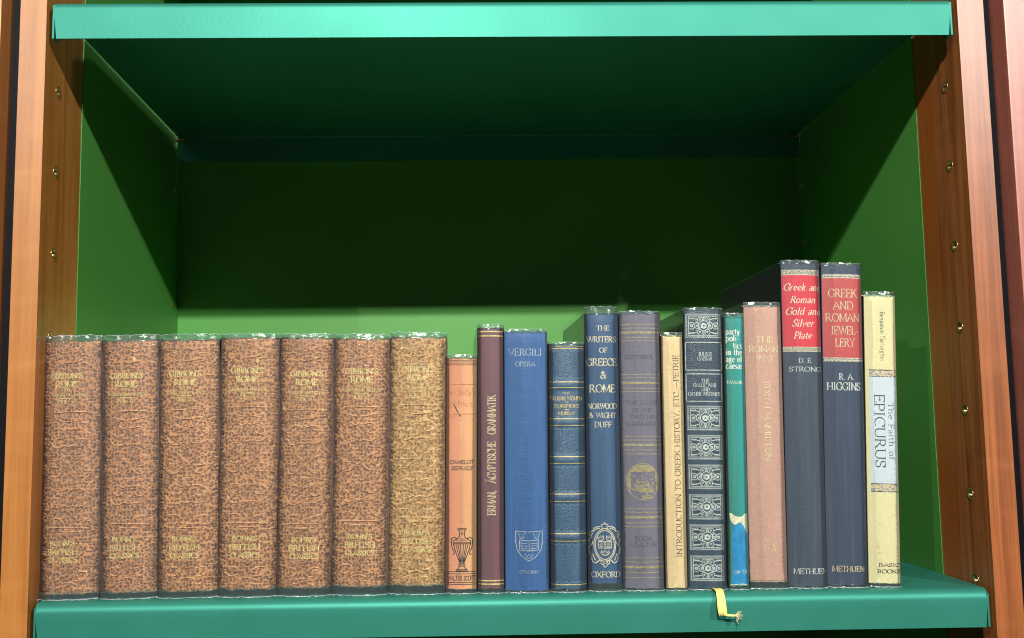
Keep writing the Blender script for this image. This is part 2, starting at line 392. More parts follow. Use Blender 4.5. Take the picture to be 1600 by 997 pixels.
# ------------------------------------------------------------------ a small broad-pen letter font
def arc(cx, cy, rx, ry, a0, a1, n=10):
    return [(cx+rx*math.cos(math.radians(a0+(a1-a0)*k/n)), cy+ry*math.sin(math.radians(a0+(a1-a0)*k/n))) for k in range(n+1)]
X_ = .64
F = {
 'A': (.80, [[(.04, 0), (.40, 1), (.76, 0)], [(.17, .34), (.63, .34)]]),
 'B': (.68, [[(.13, 0), (.13, 1)], [(.13, .985), (.3, .985)]+arc(.3, .75, .2, .235, 90, -90)+[(.13, .515)], [(.13, .51), (.33, .51)]+arc(.33, .262, .25, .25, 90, -90)+[(.13, .012)]]),
 'C': (.78, [arc(.44, .5, .37, .49, 48, 312, 16), [(.70, .98), (.69, .68)]]),
 'D': (.84, [[(.13, 0), (.13, 1)], [(.13, .985), (.34, .985)]+arc(.34, .5, .4, .485, 90, -90, 12)+[(.13, .015)]]),
 'E': (.66, [[(.13, 0), (.13, 1)], [(.1, .985), (.55, .985), (.56, .8)], [(.13, .52), (.44, .52)], [(.44, .62), (.44, .42)], [(.1, .015), (.58, .015), (.6, .22)]]),
 'F': (.62, [[(.13, 0), (.13, 1)], [(.1, .985), (.55, .985), (.56, .8)], [(.13, .5), (.42, .5)], [(.42, .6), (.42, .4)]]),
 'G': (.84, [arc(.44, .5, .37, .49, 48, 318, 16), [(.70, .98), (.69, .68)], [(.72, .42), (.72, .08)], [(.58, .42), (.83, .42)]]),
 'H': (.86, [[(.14, 0), (.14, 1)], [(.72, 0), (.72, 1)], [(.14, .5), (.72, .5)]]),
 'I': (.36, [[(.18, 0), (.18, 1)]]),
 'J': (.46, [[(.30, 1), (.30, .1), (.23, -.06), (.08, -.1)]]),
 'K': (.80, [[(.13, 0), (.13, 1)], [(.66, 1), (.16, .42)], [(.32, .58), (.74, 0)]]),
 'L': (.62, [[(.13, 0), (.13, 1)], [(.1, .015), (.55, .015), (.57, .24)]]),
 'M': (1.0, [[(.12, 0), (.15, 1)], [(.15, 1), (.49, .06), (.84, 1)], [(.84, 1), (.88, 0)]]),
 'N': (.86, [[(.14, 0), (.14, 1)], [(.1, 1), (.72, .0)], [(.72, .0), (.72, 1)]]),
 'O': (.88, [arc(.44, .5, .37, .49, 90, 450, 22)]),
 'P': (.64, [[(.13, 0), (.13, 1)], [(.13, .985), (.3, .985)]+arc(.3, .72, .25, .26, 90, -90)+[(.13, .46)]]),
 'R': (.76, [[(.13, 0), (.13, 1)], [(.13, .985), (.3, .985)]+arc(.3, .74, .23, .245, 90, -90)+[(.13, .495)], [(.32, .49), (.70, 0)]]),
 'S': (.60, [[(.5, .78)]+arc(.3, .75, .2, .235, 40, 235, 9)+arc(.3, .25, .21, .24, 50, -140, 9), [(.5, .98), (.5, .72)], [(.08, .28), (.08, .02)]]),
 'T': (.74, [[(.37, 0), (.37, 1)], [(.05, .80), (.06, .985), (.68, .985), (.69, .80)]]),
 'U': (.84, [[(.14, 1), (.14, .36)]+arc(.42, .32, .28, .31, 180, 360, 8)+[(.70, .36), (.70, 1)]]),
 'V': (.78, [[(.04, 1), (.39, .0), (.74, 1)]]),
 'W': (1.12, [[(.04, 1), (.33, 0), (.57, .92)], [(.52, 1), (.8, 0), (1.08, 1)]]),
 'X': (.80, [[(.06, 1), (.72, 0)], [(.70, 1), (.06, 0)]]),
 'Y': (.76, [[(.05, 1), (.38, .48), (.71, 1)], [(.38, .48), (.38, 0)]]),
 'a': (.52, [[(.08, .52)]+arc(.25, .46, .16, .17, 140, 0, 6)+[(.41, .08), (.48, .02)], arc(.25, .17, .17, .16, 40, 400, 12)]),
 'b': (.60, [[(.12, 0), (.12, 1)], arc(.31, .31, .2, .31, 150, -150, 12)]),
 'c': (.50, [arc(.29, .32, .21, .31, 50, 315, 12)]),
 'd': (.60, [[(.47, 1), (.47, .01)], arc(.28, .31, .2, .31, 30, 330, 12)]),
 'e': (.54, [[(.08, .34), (.47, .36)]+arc(.28, .33, .19, .30, 10, 315, 12)]),
 'f': (.36, [[(.14, 0), (.14, .78)]+arc(.27, .8, .13, .18, 180, 50, 5), [(.02, .62), (.32, .62)]]),
 'g': (.54, [arc(.26, .42, .17, .2, 0, 360, 12), [(.18, .23), (.12, .14), (.4, .06)]+arc(.25, -.1, .2, .14, 40, -200, 9), [(.4, .56), (.52, .6)]]),
 'h': (.62, [[(.12, 0), (.12, 1)], [(.12, .42)]+arc(.31, .42, .17, .2, 160, 0, 6)+[(.48, 0)]]),
 'i': (.30, [[(.15, 0), (.15, .64)], [(.15, .82), (.15, .92)]]),
 'j': (.28, [[(.17, .64), (.17, -.1), (.02, -.22)], [(.17, .82), (.17, .92)]]),
 'k': (.58, [[(.12, 0), (.12, 1)], [(.48, .64), (.14, .28)], [(.24, .36), (.53, 0)]]),
 'l': (.28, [[(.14, 0), (.14, 1)]]),
 'm': (.92, [[(.12, 0), (.12, .64)], [(.12, .42)]+arc(.29, .42, .16, .2, 160, 0, 6)+[(.45, 0)], [(.45, .42)]+arc(.62, .42, .16, .2, 160, 0, 6)+[(.79, 0)]]),
 'n': (.62, [[(.12, 0), (.12, .64)], [(.12, .42)]+arc(.31, .42, .17, .2, 160, 0, 6)+[(.48, 0)]]),
 'o': (.58, [arc(.29, .32, .22, .31, 90, 450, 16)]),
 'p': (.60, [[(.12, -.32), (.12, .64)], arc(.31, .32, .2, .31, 150, -150, 12)]),
 'r': (.44, [[(.12, 0), (.12, .64)], [(.12, .40)]+arc(.3, .42, .16, .2, 150, 50, 4)]),
 's': (.44, [arc(.22, .47, .14, .15, 30, 230, 6)+arc(.22, .16, .15, .15, 60, -140, 7)]),
 't': (.38, [[(.16, .86), (.16, .14), (.24, .02), (.36, .06)], [(.03, .62), (.34, .62)]]),
 'u': (.62, [[(.12, .64), (.12, .2)]+arc(.28, .2, .16, .2, 180, 340, 6), [(.48, .64), (.48, 0)]]),
 'v': (.54, [[(.04, .64), (.27, 0), (.5, .64)]]),
 'w': (.8, [[(.04, .64), (.22, 0), (.4, .6), (.58, 0), (.76, .64)]]),
 'y': (.54, [[(.04, .64), (.29, .02)], [(.5, .64), (.22, -.2), (.08, -.3)]]),
 '5': (.6, [[(.5, .98), (.17, .98), (.14, .55)]+arc(.28, .31, .22, .3, 110, -150, 10)]),
 '3': (.6, [arc(.27, .74, .2, .24, 150, -90, 9)+arc(.27, .26, .23, .26, 90, -150, 9)]),
 '&': (.86, [[(.80, .06), (.30, .66)]+arc(.38, .79, .15, .19, 210, -30, 9)+[(.2, .42)]+arc(.30, .24, .22, .24, 130, 300, 8)+[(.62, .22), (.70, .52)], [(.58, .54), (.82, .54)]]),
 '.': (.26, [[(.13, .02), (.13, .12)]]), ',': (.28, [[(.15, .1), (.08, -.16)]]), "'": (.24, [[(.12, 1), (.1, .72)]]),
 '-': (.42, [[(.06, .36), (.36, .36)]]), '—': (1.15, [[(.04, .38), (1.1, .38)]]), ' ': (.40, []),
}
F['Ä'] = (F['A'][0], F['A'][1]+[[(.26, 1.14), (.26, 1.24)], [(.54, 1.14), (.54, 1.24)]])
def letters(text, font, it, wt):
    """strokes in cap-height units: list of (points, widths), plus total advance"""
    out = []; x = 0
    for ch in text:
        g = F.get(ch, F['I']); up = ch.isupper() or ch.isdigit()
        for st in g[1]:
            P = [(px+x+it*py, py) for px, py in st]; W = []
            for i in range(len(P)):
                a = P[max(0, i-1)]; b = P[min(len(P)-1, i+1)]
                th = math.atan2(b[1]-a[1], b[0]-a[0])
                W.append((.115 if font == 'sans' else .05+.105*abs(math.sin(th-math.radians(-14 if False else 14))))*wt)
            out.append((P, W))
            if font == 'serif':
                for e, k in ((0, 1), (-1, -2)):
                    if len(st) < 2: continue
                    (sx, sy), (tx, ty) = st[e], st[k]
                    if abs(ty-sy) < .25 or abs(ty-sy) < 1.1*abs(tx-sx): continue
                    if min(abs(sy), abs(sy-1), abs(sy-X_), abs(sy+.32)) > .012: continue
                    if not it or sy in (0, 1):
                        hw_ = .13 if up else .10
                        l = hw_; r_ = hw_
                        if not up and sy > .3: r_ = .02
                        yy = sy+(.022 if sy < .3 else -.022)
                        out.append(([(sx+x+it*yy-l, yy), (sx+x+it*yy+r_, yy)], [.05*wt]*2))
        x += g[0]*(.92 if up else 1)+.04
    return out, x

BOOKS = [
{'id': 'g1', 'x': -0.30946, 'w': 0.04069, 'wt': 0.04033, 'wb': 0.04106, 'th': -0.01502, 'H': 0.18388, 'bulge': 0.0044, 'deco': [('T', "GIBBON'S", -0.00206, 0.15275, 0.02283, 0.00388, 0, 'gold', 0.5, 'serif', 0, 1.35, 'title_lettering'), ('T', 'ROME', -0.00197, 0.14651, 0.01565, 0.00419, 0, 'gold', 0.5, 'serif', 0, 1.35, 'title_lettering'), ('T', 'WITH', -0.00193, 0.14332, 0.0076, 0.002, 0, 'gold', 0.6, 'serif', 0, 1, 'volume_lettering'), ('T', 'VARIORUM NOTES', -0.00188, 0.13995, 0.02592, 0.00223, 0, 'gold', 0.55, 'serif', 0, 1, 'volume_lettering'), ('R', -0.00633, 0.0026, 0.13877, 0.00059, 'gold', 'gold_rule', 0.1), ('T', 'VOL. I.', -0.00204, 0.13487, 0.01295, 0.00277, 0, 'gold', 0.5, 'serif', 0, 1, 'volume_lettering'), ('T', "BOHN'S", -0.00354, 0.03652, 0.01716, 0.00353, 0, 'gold', 0.5, 'serif', 0, 1.3, 'publisher_lettering'), ('T', 'BRITISH', -0.00345, 0.03048, 0.02111, 0.00388, 0, 'gold', 0.5, 'serif', 0, 1.3, 'publisher_lettering'), ('T', 'CLASSICS', -0.00327, 0.02498, 0.01999, 0.00374, 0, 'gold', 0.5, 'serif', 0, 1.3, 'publisher_lettering'), ('P', [(-0.01124, 0.11639), (-0.00652, 0.11789), (-0.00314, 0.11617), (-0.0004, 0.11772), (0.0023, 0.11665), (0.00838, 0.11748), (0.01445, 0.11348)], 0.00085, 'emb', 'embossed_ornament', 0.02, 0), ('P', [(-0.01051, 0.11321), (-0.00858, 0.11091), (-0.00569, 0.1106), (-0.00329, 0.11257)], 0.00085, 'emb', 'embossed_ornament', 0.02, 0), ('P', [(0.00539, 0.11188), (0.00779, 0.11001), (0.01068, 0.11038), (0.01262, 0.11258)], 0.00085, 'emb', 'embossed_ornament', 0.02, 0), ('P', [(-0.01325, 0.10924), (-0.00987, 0.10464), (-0.00583, 0.10426), (-0.00184, 0.10577), (0.00023, 0.10472), (0.00297, 0.10564), (0.00769, 0.10483), (0.01106, 0.106), (0.01444, 0.10847)], 0.00085, 'emb', 'embossed_ornament', 0.02, 0), ('P', [(-0.00549, 0.0976), (-0.00184, 0.09409), (0.00153, 0.09113), (0.00431, 0.08662), (0.00767, 0.08402), (0.01161, 0.0852), (0.0144, 0.08884)], 0.00085, 'emb', 'embossed_ornament', 0.02, 0), ('P', [(-0.01191, 0.08708), (-0.01085, 0.08423), (-0.00649, 0.08442), (-0.00376, 0.08747), (0.00153, 0.09019), (0.00768, 0.09472), (0.01307, 0.09709)], 0.00085, 'emb', 'embossed_ornament', 0.02, 0), ('P', [(-0.01192, 0.09151), (-0.00904, 0.09049), (-0.00582, 0.09071)], 0.00085, 'emb', 'embossed_ornament', 0.02, 0), ('P', [(0.00681, 0.08982), (0.01065, 0.08971), (0.01306, 0.09188)], 0.00085, 'emb', 'embossed_ornament', 0.02, 0), ('P', [(-0.00279, 0.08092), (0.00536, 0.08069)], 0.00085, 'emb', 'embossed_ornament', 0.02, 0), ('P', [(-0.0115, 0.12928), (-0.00523, 0.12888), (0.00202, 0.12914), (0.0141, 0.12859)], 0.00085, 'emb', 'embossed_ornament', 0.02, 0), ('P', [(-0.00908, 0.12446), (-0.00281, 0.12248), (0.00539, 0.12271), (0.01167, 0.12435)], 0.00085, 'emb', 'embossed_ornament', 0.02, 0), ('P', [(-0.01117, 0.07469), (-0.00648, 0.07616), (-0.00313, 0.07446), (-0.00039, 0.07598), (0.00229, 0.07493), (0.00833, 0.07573), (0.01436, 0.07177)], 0.00085, 'emb', 'embossed_ornament', 0.02, 0), ('P', [(-0.01045, 0.07155), (-0.00853, 0.06927), (-0.00566, 0.06896), (-0.00327, 0.0709)], 0.00085, 'emb', 'embossed_ornament', 0.02, 0), ('P', [(0.00535, 0.0702), (0.00775, 0.06835), (0.01062, 0.06872), (0.01254, 0.07089)], 0.00085, 'emb', 'embossed_ornament', 0.02, 0), ('P', [(-0.01317, 0.06762), (-0.00981, 0.06308), (-0.0058, 0.06269), (-0.00183, 0.06418), (0.00023, 0.06314), (0.00296, 0.06404), (0.00764, 0.06324), (0.011, 0.06439), (0.01435, 0.06683)], 0.00085, 'emb', 'embossed_ornament', 0.02, 0), ('P', [(-0.01233, 0.05472), (-0.00613, 0.0552), (-0.00278, 0.05223)], 0.00085, 'emb', 'embossed_ornament', 0.02, 0), ('P', [(0.00486, 0.052), (0.00773, 0.05369), (0.01299, 0.05487)], 0.00085, 'emb', 'embossed_ornament', 0.02, 0), ('P', [(-0.01423, 0.04924), (-0.00278, 0.04913), (0.01441, 0.0484)], 0.00085, 'emb', 'embossed_ornament', 0.02, 0), ('P', [(-0.00612, 0.04635), (0.00199, 0.04589), (0.00915, 0.04612)], 0.00085, 'emb', 'embossed_ornament', 0.02, 0), ('P', [(-0.01132, 0.01855), (-0.00657, 0.01884), (-0.00419, 0.01658), (-0.00609, 0.01357), (-0.01036, 0.01282), (-0.01274, 0.01508)], 0.00085, 'emb', 'embossed_ornament', 0.03, 0), ('P', [(0.00484, 0.01718), (0.00864, 0.01839), (0.01292, 0.01804), (0.01196, 0.0139), (0.00816, 0.01226), (0.00483, 0.0128)], 0.00085, 'emb', 'embossed_ornament', 0.03, 0), ('P', [(-0.00466, 0.01046), (0.00103, 0.0116), (0.00673, 0.00968)], 0.00085, 'emb', 'embossed_ornament', 0.03, 0), ('P', [(-0.0094, 0.00711), (-0.00466, 0.00828)], 0.00085, 'emb', 'embossed_ornament', 0.03, 0), ('P', [(0.00388, 0.00758), (0.00958, 0.00697)], 0.00085, 'emb', 'embossed_ornament', 0.03, 0), ('P', [(-0.00283, 0.17166), (0.00057, 0.1734), (0.00397, 0.17148), (0.00689, 0.17232)], 0.00085, 'emb', 'embossed_ornament', 0.01, 0), ('P', [(-0.00477, 0.16575), (-0.00186, 0.16385), (0.00397, 0.16415), (0.00883, 0.16586)], 0.00085, 'emb', 'embossed_ornament', 0.01, 0), ('P', [(-0.01156, 0.16273), (-0.00865, 0.16448), (-0.0038, 0.16298)], 0.00085, 'emb', 'embossed_ornament', 0.01, 0), ('P', [(0.0064, 0.16226), (0.01077, 0.16352), (0.01368, 0.16161)], 0.00085, 'emb', 'embossed_ornament', 0.01, 0), ('P', [(-0.01254, 0.16916), (-0.00866, 0.16997), (-0.00574, 0.16807)], 0.00085, 'emb', 'embossed_ornament', 0.01, 0), ('P', [(0.00786, 0.16909), (0.01175, 0.16945), (0.01418, 0.16755)], 0.00085, 'emb', 'embossed_ornament', 0.01, 0)], 'z1': 0.18023, 'z0': 0.00345, 'kind': 'gib'},
{'id': 'g2', 'x': -0.26816, 'w': 0.03918, 'wt': 0.03884, 'wb': 0.03953, 'th': -0.01532, 'H': 0.1839, 'bulge': 0.0044, 'deco': [('T', "GIBBON'S", -0.00163, 0.1525, 0.02288, 0.00379, 0, 'gold', 0.3, 'serif', 0, 1.35, 'title_lettering'), ('T', 'ROME', -0.00159, 0.14639, 0.01569, 0.0041, 0, 'gold', 0.3, 'serif', 0, 1.35, 'title_lettering'), ('T', 'WITH', -0.00156, 0.14328, 0.00762, 0.00196, 0, 'gold', 0.4, 'serif', 0, 1, 'volume_lettering'), ('T', 'VARIORUM NOTES', -0.00154, 0.13999, 0.02598, 0.00218, 0, 'gold', 0.35, 'serif', 0, 1, 'volume_lettering'), ('R', -0.00601, 0.00295, 0.13883, 0.00059, 'gold', 'gold_rule', 0.1), ('T', 'VOL. II.', -0.00173, 0.13502, 0.01298, 0.00271, 0, 'gold', 0.3, 'serif', 0, 1, 'volume_lettering'), ('T', "BOHN'S", -0.00211, 0.0388, 0.01721, 0.00345, 0, 'gold', 0.3, 'serif', 0, 1.3, 'publisher_lettering'), ('T', 'BRITISH', -0.00206, 0.0329, 0.02117, 0.00379, 0, 'gold', 0.3, 'serif', 0, 1.3, 'publisher_lettering'), ('T', 'CLASSICS', -0.00191, 0.02751, 0.02005, 0.00366, 0, 'gold', 0.3, 'serif', 0, 1.3, 'publisher_lettering'), ('P', [(-0.01095, 0.11696), (-0.00641, 0.11842), (-0.00316, 0.11675), (-0.00051, 0.11826), (0.00209, 0.11722), (0.00794, 0.11803), (0.01379, 0.11411)], 0.00085, 'emb', 'embossed_ornament', 0.02, 0), ('P', [(-0.01025, 0.11386), (-0.0084, 0.1116), (-0.00561, 0.1113), (-0.0033, 0.11322)], 0.00085, 'emb', 'embossed_ornament', 0.02, 0), ('P', [(0.00506, 0.11255), (0.00738, 0.11072), (0.01016, 0.11108), (0.01202, 0.11324)], 0.00085, 'emb', 'embossed_ornament', 0.02, 0), ('P', [(-0.01289, 0.10996), (-0.00964, 0.10547), (-0.00575, 0.1051), (-0.0019, 0.10658), (9e-05, 0.10555), (0.00273, 0.10645), (0.00728, 0.10566), (0.01053, 0.1068), (0.01378, 0.10922)], 0.00085, 'emb', 'embossed_ornament', 0.02, 0), ('P', [(-0.00542, 0.09859), (-0.0019, 0.09516), (0.00134, 0.09226), (0.00402, 0.08785), (0.00725, 0.08531), (0.01105, 0.08647), (0.01374, 0.09002)], 0.00085, 'emb', 'embossed_ornament', 0.02, 0), ('P', [(-0.01161, 0.08829), (-0.01059, 0.08551), (-0.00638, 0.0857), (-0.00375, 0.08868), (0.00134, 0.09134), (0.00727, 0.09578), (0.01246, 0.09809)], 0.00085, 'emb', 'embossed_ornament', 0.02, 0), ('P', [(-0.01161, 0.09263), (-0.00884, 0.09163), (-0.00574, 0.09185)], 0.00085, 'emb', 'embossed_ornament', 0.02, 0), ('P', [(0.00643, 0.09098), (0.01013, 0.09087), (0.01245, 0.093)], 0.00085, 'emb', 'embossed_ornament', 0.02, 0), ('P', [(-0.00282, 0.08227), (0.00503, 0.08205)], 0.00085, 'emb', 'embossed_ornament', 0.02, 0), ('P', [(-0.01121, 0.12956), (-0.00516, 0.12918), (0.00182, 0.12943), (0.01345, 0.12889)], 0.00085, 'emb', 'embossed_ornament', 0.02, 0), ('P', [(-0.00888, 0.12485), (-0.00283, 0.12292), (0.00507, 0.12314), (0.01111, 0.12475)], 0.00085, 'emb', 'embossed_ornament', 0.02, 0), ('P', [(-0.01089, 0.07618), (-0.00638, 0.07762), (-0.00314, 0.07595), (-0.00051, 0.07745), (0.00207, 0.07641), (0.00789, 0.07721), (0.0137, 0.07333)], 0.00085, 'emb', 'embossed_ornament', 0.02, 0), ('P', [(-0.0102, 0.07311), (-0.00835, 0.07088), (-0.00559, 0.07058), (-0.00328, 0.07247)], 0.00085, 'emb', 'embossed_ornament', 0.02, 0), ('P', [(0.00502, 0.0718), (0.00733, 0.06999), (0.0101, 0.07034), (0.01195, 0.07247)], 0.00085, 'emb', 'embossed_ornament', 0.02, 0), ('P', [(-0.01282, 0.06927), (-0.00959, 0.06482), (-0.00572, 0.06445), (-0.0019, 0.0659), (9e-05, 0.06489), (0.00271, 0.06577), (0.00723, 0.06499), (0.01046, 0.06611), (0.01369, 0.0685)], 0.00085, 'emb', 'embossed_ornament', 0.02, 0), ('P', [(-0.01202, 0.05665), (-0.00604, 0.05712), (-0.00281, 0.05421)], 0.00085, 'emb', 'embossed_ornament', 0.02, 0), ('P', [(0.00455, 0.054), (0.00731, 0.05565), (0.01238, 0.0568)], 0.00085, 'emb', 'embossed_ornament', 0.02, 0), ('P', [(-0.01385, 0.05129), (-0.00281, 0.05118), (0.01375, 0.05048)], 0.00085, 'emb', 'embossed_ornament', 0.02, 0), ('P', [(-0.00603, 0.04846), (0.00178, 0.04802), (0.00868, 0.04825)], 0.00085, 'emb', 'embossed_ornament', 0.02, 0), ('P', [(-0.01104, 0.02126), (-0.00647, 0.02155), (-0.00418, 0.01934), (-0.00601, 0.01639), (-0.01012, 0.01566), (-0.01241, 0.01787)], 0.00085, 'emb', 'embossed_ornament', 0.03, 0), ('P', [(0.00452, 0.01993), (0.00819, 0.02111), (0.01231, 0.02077), (0.01138, 0.01672), (0.00772, 0.01512), (0.00452, 0.01564)], 0.00085, 'emb', 'embossed_ornament', 0.03, 0), ('P', [(-0.00463, 0.01335), (0.00086, 0.01447), (0.00634, 0.01259)], 0.00085, 'emb', 'embossed_ornament', 0.03, 0), ('P', [(-0.0092, 0.01007), (-0.00463, 0.01121)], 0.00085, 'emb', 'embossed_ornament', 0.03, 0), ('P', [(0.0036, 0.01053), (0.00909, 0.00994)], 0.00085, 'emb', 'embossed_ornament', 0.03, 0), ('P', [(-0.00285, 0.17099), (0.00043, 0.1727), (0.0037, 0.17082), (0.00651, 0.17164)], 0.00085, 'emb', 'embossed_ornament', 0.01, 0), ('P', [(-0.00472, 0.16522), (-0.00191, 0.16335), (0.0037, 0.16365), (0.00838, 0.16532)], 0.00085, 'emb', 'embossed_ornament', 0.01, 0), ('P', [(-0.01125, 0.16226), (-0.00845, 0.16397), (-0.00378, 0.16251)], 0.00085, 'emb', 'embossed_ornament', 0.01, 0), ('P', [(0.00603, 0.1618), (0.01024, 0.16303), (0.01305, 0.16117)], 0.00085, 'emb', 'embossed_ornament', 0.01, 0), ('P', [(-0.0122, 0.16855), (-0.00846, 0.16934), (-0.00565, 0.16748)], 0.00085, 'emb', 'embossed_ornament', 0.01, 0), ('P', [(0.00745, 0.16848), (0.01119, 0.16883), (0.01353, 0.16697)], 0.00085, 'emb', 'embossed_ornament', 0.01, 0)], 'z1': 0.1798, 'z0': 0.0039, 'kind': 'gib'},
{'id': 'g3', 'x': -0.22719, 'w': 0.04187, 'wt': 0.04311, 'wb': 0.04064, 'th': -0.01164, 'H': 0.18392, 'bulge': 0.0044, 'deco': [('T', "GIBBON'S", -0.00161, 0.15337, 0.02294, 0.00384, 0, 'gold', 0.25, 'serif', 0, 1.35, 'title_lettering'), ('T', 'ROME', -0.00158, 0.14719, 0.01573, 0.00414, 0, 'gold', 0.25, 'serif', 0, 1.35, 'title_lettering'), ('T', 'WITH', -0.00156, 0.14404, 0.00764, 0.00198, 0, 'gold', 0.35, 'serif', 0, 1, 'volume_lettering'), ('T', 'VARIORUM NOTES', -0.00154, 0.14072, 0.02604, 0.0022, 0, 'gold', 0.3, 'serif', 0, 1, 'volume_lettering'), ('R', -0.00603, 0.00295, 0.13955, 0.00059, 'gold', 'gold_rule', 0.1), ('T', 'VOL. III.', -0.00174, 0.13569, 0.01301, 0.00274, 0, 'gold', 0.25, 'serif', 0, 1, 'volume_lettering'), ('T', "BOHN'S", -0.0019, 0.03837, 0.01725, 0.00349, 0, 'gold', 0.25, 'serif', 0, 1.3, 'publisher_lettering'), ('T', 'BRITISH', -0.00187, 0.03239, 0.02122, 0.00383, 0, 'gold', 0.25, 'serif', 0, 1.3, 'publisher_lettering'), ('T', 'CLASSICS', -0.00173, 0.02695, 0.0201, 0.0037, 0, 'gold', 0.25, 'serif', 0, 1.3, 'publisher_lettering'), ('P', [(-0.01242, 0.11742), (-0.00738, 0.11891), (-0.00377, 0.11721), (-0.00083, 0.11875), (0.00206, 0.1177), (0.00855, 0.11853), (0.01505, 0.11457)], 0.00085, 'emb', 'embossed_ornament', 0.02, 0), ('P', [(-0.01164, 0.11428), (-0.00958, 0.112), (-0.00649, 0.1117), (-0.00392, 0.11365)], 0.00085, 'emb', 'embossed_ornament', 0.02, 0), ('P', [(0.00535, 0.11298), (0.00793, 0.11113), (0.01102, 0.11151), (0.01308, 0.11368)], 0.00085, 'emb', 'embossed_ornament', 0.02, 0), ('P', [(-0.01457, 0.11034), (-0.01096, 0.1058), (-0.00664, 0.10543), (-0.00237, 0.10693), (-0.00016, 0.1059), (0.00277, 0.1068), (0.00782, 0.10601), (0.01142, 0.10717), (0.01503, 0.10963)], 0.00085, 'emb', 'embossed_ornament', 0.02, 0), ('P', [(-0.00628, 0.09885), (-0.00237, 0.09538), (0.00123, 0.09245), (0.0042, 0.088), (0.00779, 0.08543), (0.01201, 0.08661), (0.01499, 0.09021)], 0.00085, 'emb', 'embossed_ornament', 0.02, 0), ('P', [(-0.01314, 0.08842), (-0.01201, 0.08561), (-0.00734, 0.0858), (-0.00442, 0.08883), (0.00123, 0.09152), (0.00781, 0.09602), (0.01357, 0.09836)], 0.00085, 'emb', 'embossed_ornament', 0.02, 0), ('P', [(-0.01315, 0.09281), (-0.01007, 0.0918), (-0.00663, 0.09203)], 0.00085, 'emb', 'embossed_ornament', 0.02, 0), ('P', [(0.00688, 0.09116), (0.01099, 0.09106), (0.01356, 0.09321)], 0.00085, 'emb', 'embossed_ornament', 0.02, 0), ('P', [(-0.00339, 0.08235), (0.00533, 0.08213)], 0.00085, 'emb', 'embossed_ornament', 0.02, 0), ('P', [(-0.0127, 0.13017), (-0.00599, 0.12978), (0.00175, 0.13005), (0.01466, 0.12952)], 0.00085, 'emb', 'embossed_ornament', 0.02, 0), ('P', [(-0.01012, 0.12541), (-0.00341, 0.12346), (0.00536, 0.1237), (0.01207, 0.12533)], 0.00085, 'emb', 'embossed_ornament', 0.02, 0), ('P', [(-0.01235, 0.07617), (-0.00733, 0.07763), (-0.00374, 0.07596), (-0.00083, 0.07747), (0.00204, 0.07643), (0.0085, 0.07724), (0.01496, 0.07332)], 0.00085, 'emb', 'embossed_ornament', 0.02, 0), ('P', [(-0.01157, 0.07307), (-0.00952, 0.07081), (-0.00645, 0.07052), (-0.0039, 0.07243)], 0.00085, 'emb', 'embossed_ornament', 0.02, 0), ('P', [(0.00532, 0.07176), (0.00788, 0.06993), (0.01095, 0.0703), (0.01301, 0.07245)], 0.00085, 'emb', 'embossed_ornament', 0.02, 0), ('P', [(-0.01448, 0.06918), (-0.0109, 0.06469), (-0.0066, 0.06432), (-0.00236, 0.06579), (-0.00016, 0.06477), (0.00276, 0.06566), (0.00777, 0.06488), (0.01136, 0.06602), (0.01494, 0.06843)], 0.00085, 'emb', 'embossed_ornament', 0.02, 0), ('P', [(-0.01359, 0.05642), (-0.00695, 0.05691), (-0.00338, 0.05397)], 0.00085, 'emb', 'embossed_ornament', 0.02, 0), ('P', [(0.0048, 0.05376), (0.00786, 0.05543), (0.01349, 0.0566)], 0.00085, 'emb', 'embossed_ornament', 0.02, 0), ('P', [(-0.01562, 0.051), (-0.00337, 0.0509), (0.01501, 0.05021)], 0.00085, 'emb', 'embossed_ornament', 0.02, 0), ('P', [(-0.00694, 0.04815), (0.00173, 0.04771), (0.00939, 0.04795)], 0.00085, 'emb', 'embossed_ornament', 0.02, 0), ('P', [(-0.0125, 0.02064), (-0.00742, 0.02094), (-0.00488, 0.0187), (-0.00691, 0.01572), (-0.01148, 0.01498), (-0.01402, 0.01721)], 0.00085, 'emb', 'embossed_ornament', 0.03, 0), ('P', [(0.00477, 0.01931), (0.00884, 0.0205), (0.01342, 0.02016), (0.01239, 0.01607), (0.00832, 0.01444), (0.00477, 0.01497)], 0.00085, 'emb', 'embossed_ornament', 0.03, 0), ('P', [(-0.00539, 0.01265), (0.00071, 0.01378), (0.0068, 0.01189)], 0.00085, 'emb', 'embossed_ornament', 0.03, 0), ('P', [(-0.01045, 0.00932), (-0.00538, 0.01048)], 0.00085, 'emb', 'embossed_ornament', 0.03, 0), ('P', [(0.00375, 0.0098), (0.00984, 0.00921)], 0.00085, 'emb', 'embossed_ornament', 0.03, 0), ('P', [(-0.00343, 0.17209), (0.0002, 0.17382), (0.00384, 0.17192), (0.00696, 0.17276)], 0.00085, 'emb', 'embossed_ornament', 0.01, 0), ('P', [(-0.00551, 0.16624), (-0.00239, 0.16436), (0.00384, 0.16467), (0.00903, 0.16637)], 0.00085, 'emb', 'embossed_ornament', 0.01, 0), ('P', [(-0.01276, 0.16324), (-0.00965, 0.16498), (-0.00447, 0.1635)], 0.00085, 'emb', 'embossed_ornament', 0.01, 0), ('P', [(0.00643, 0.16281), (0.0111, 0.16406), (0.01421, 0.16218)], 0.00085, 'emb', 'embossed_ornament', 0.01, 0), ('P', [(-0.01381, 0.1696), (-0.00966, 0.17041), (-0.00655, 0.16853)], 0.00085, 'emb', 'embossed_ornament', 0.01, 0), ('P', [(0.00799, 0.16956), (0.01215, 0.16992), (0.01475, 0.16805)], 0.00085, 'emb', 'embossed_ornament', 0.01, 0)], 'z1': 0.17981, 'z0': 0.00414, 'kind': 'gib'},
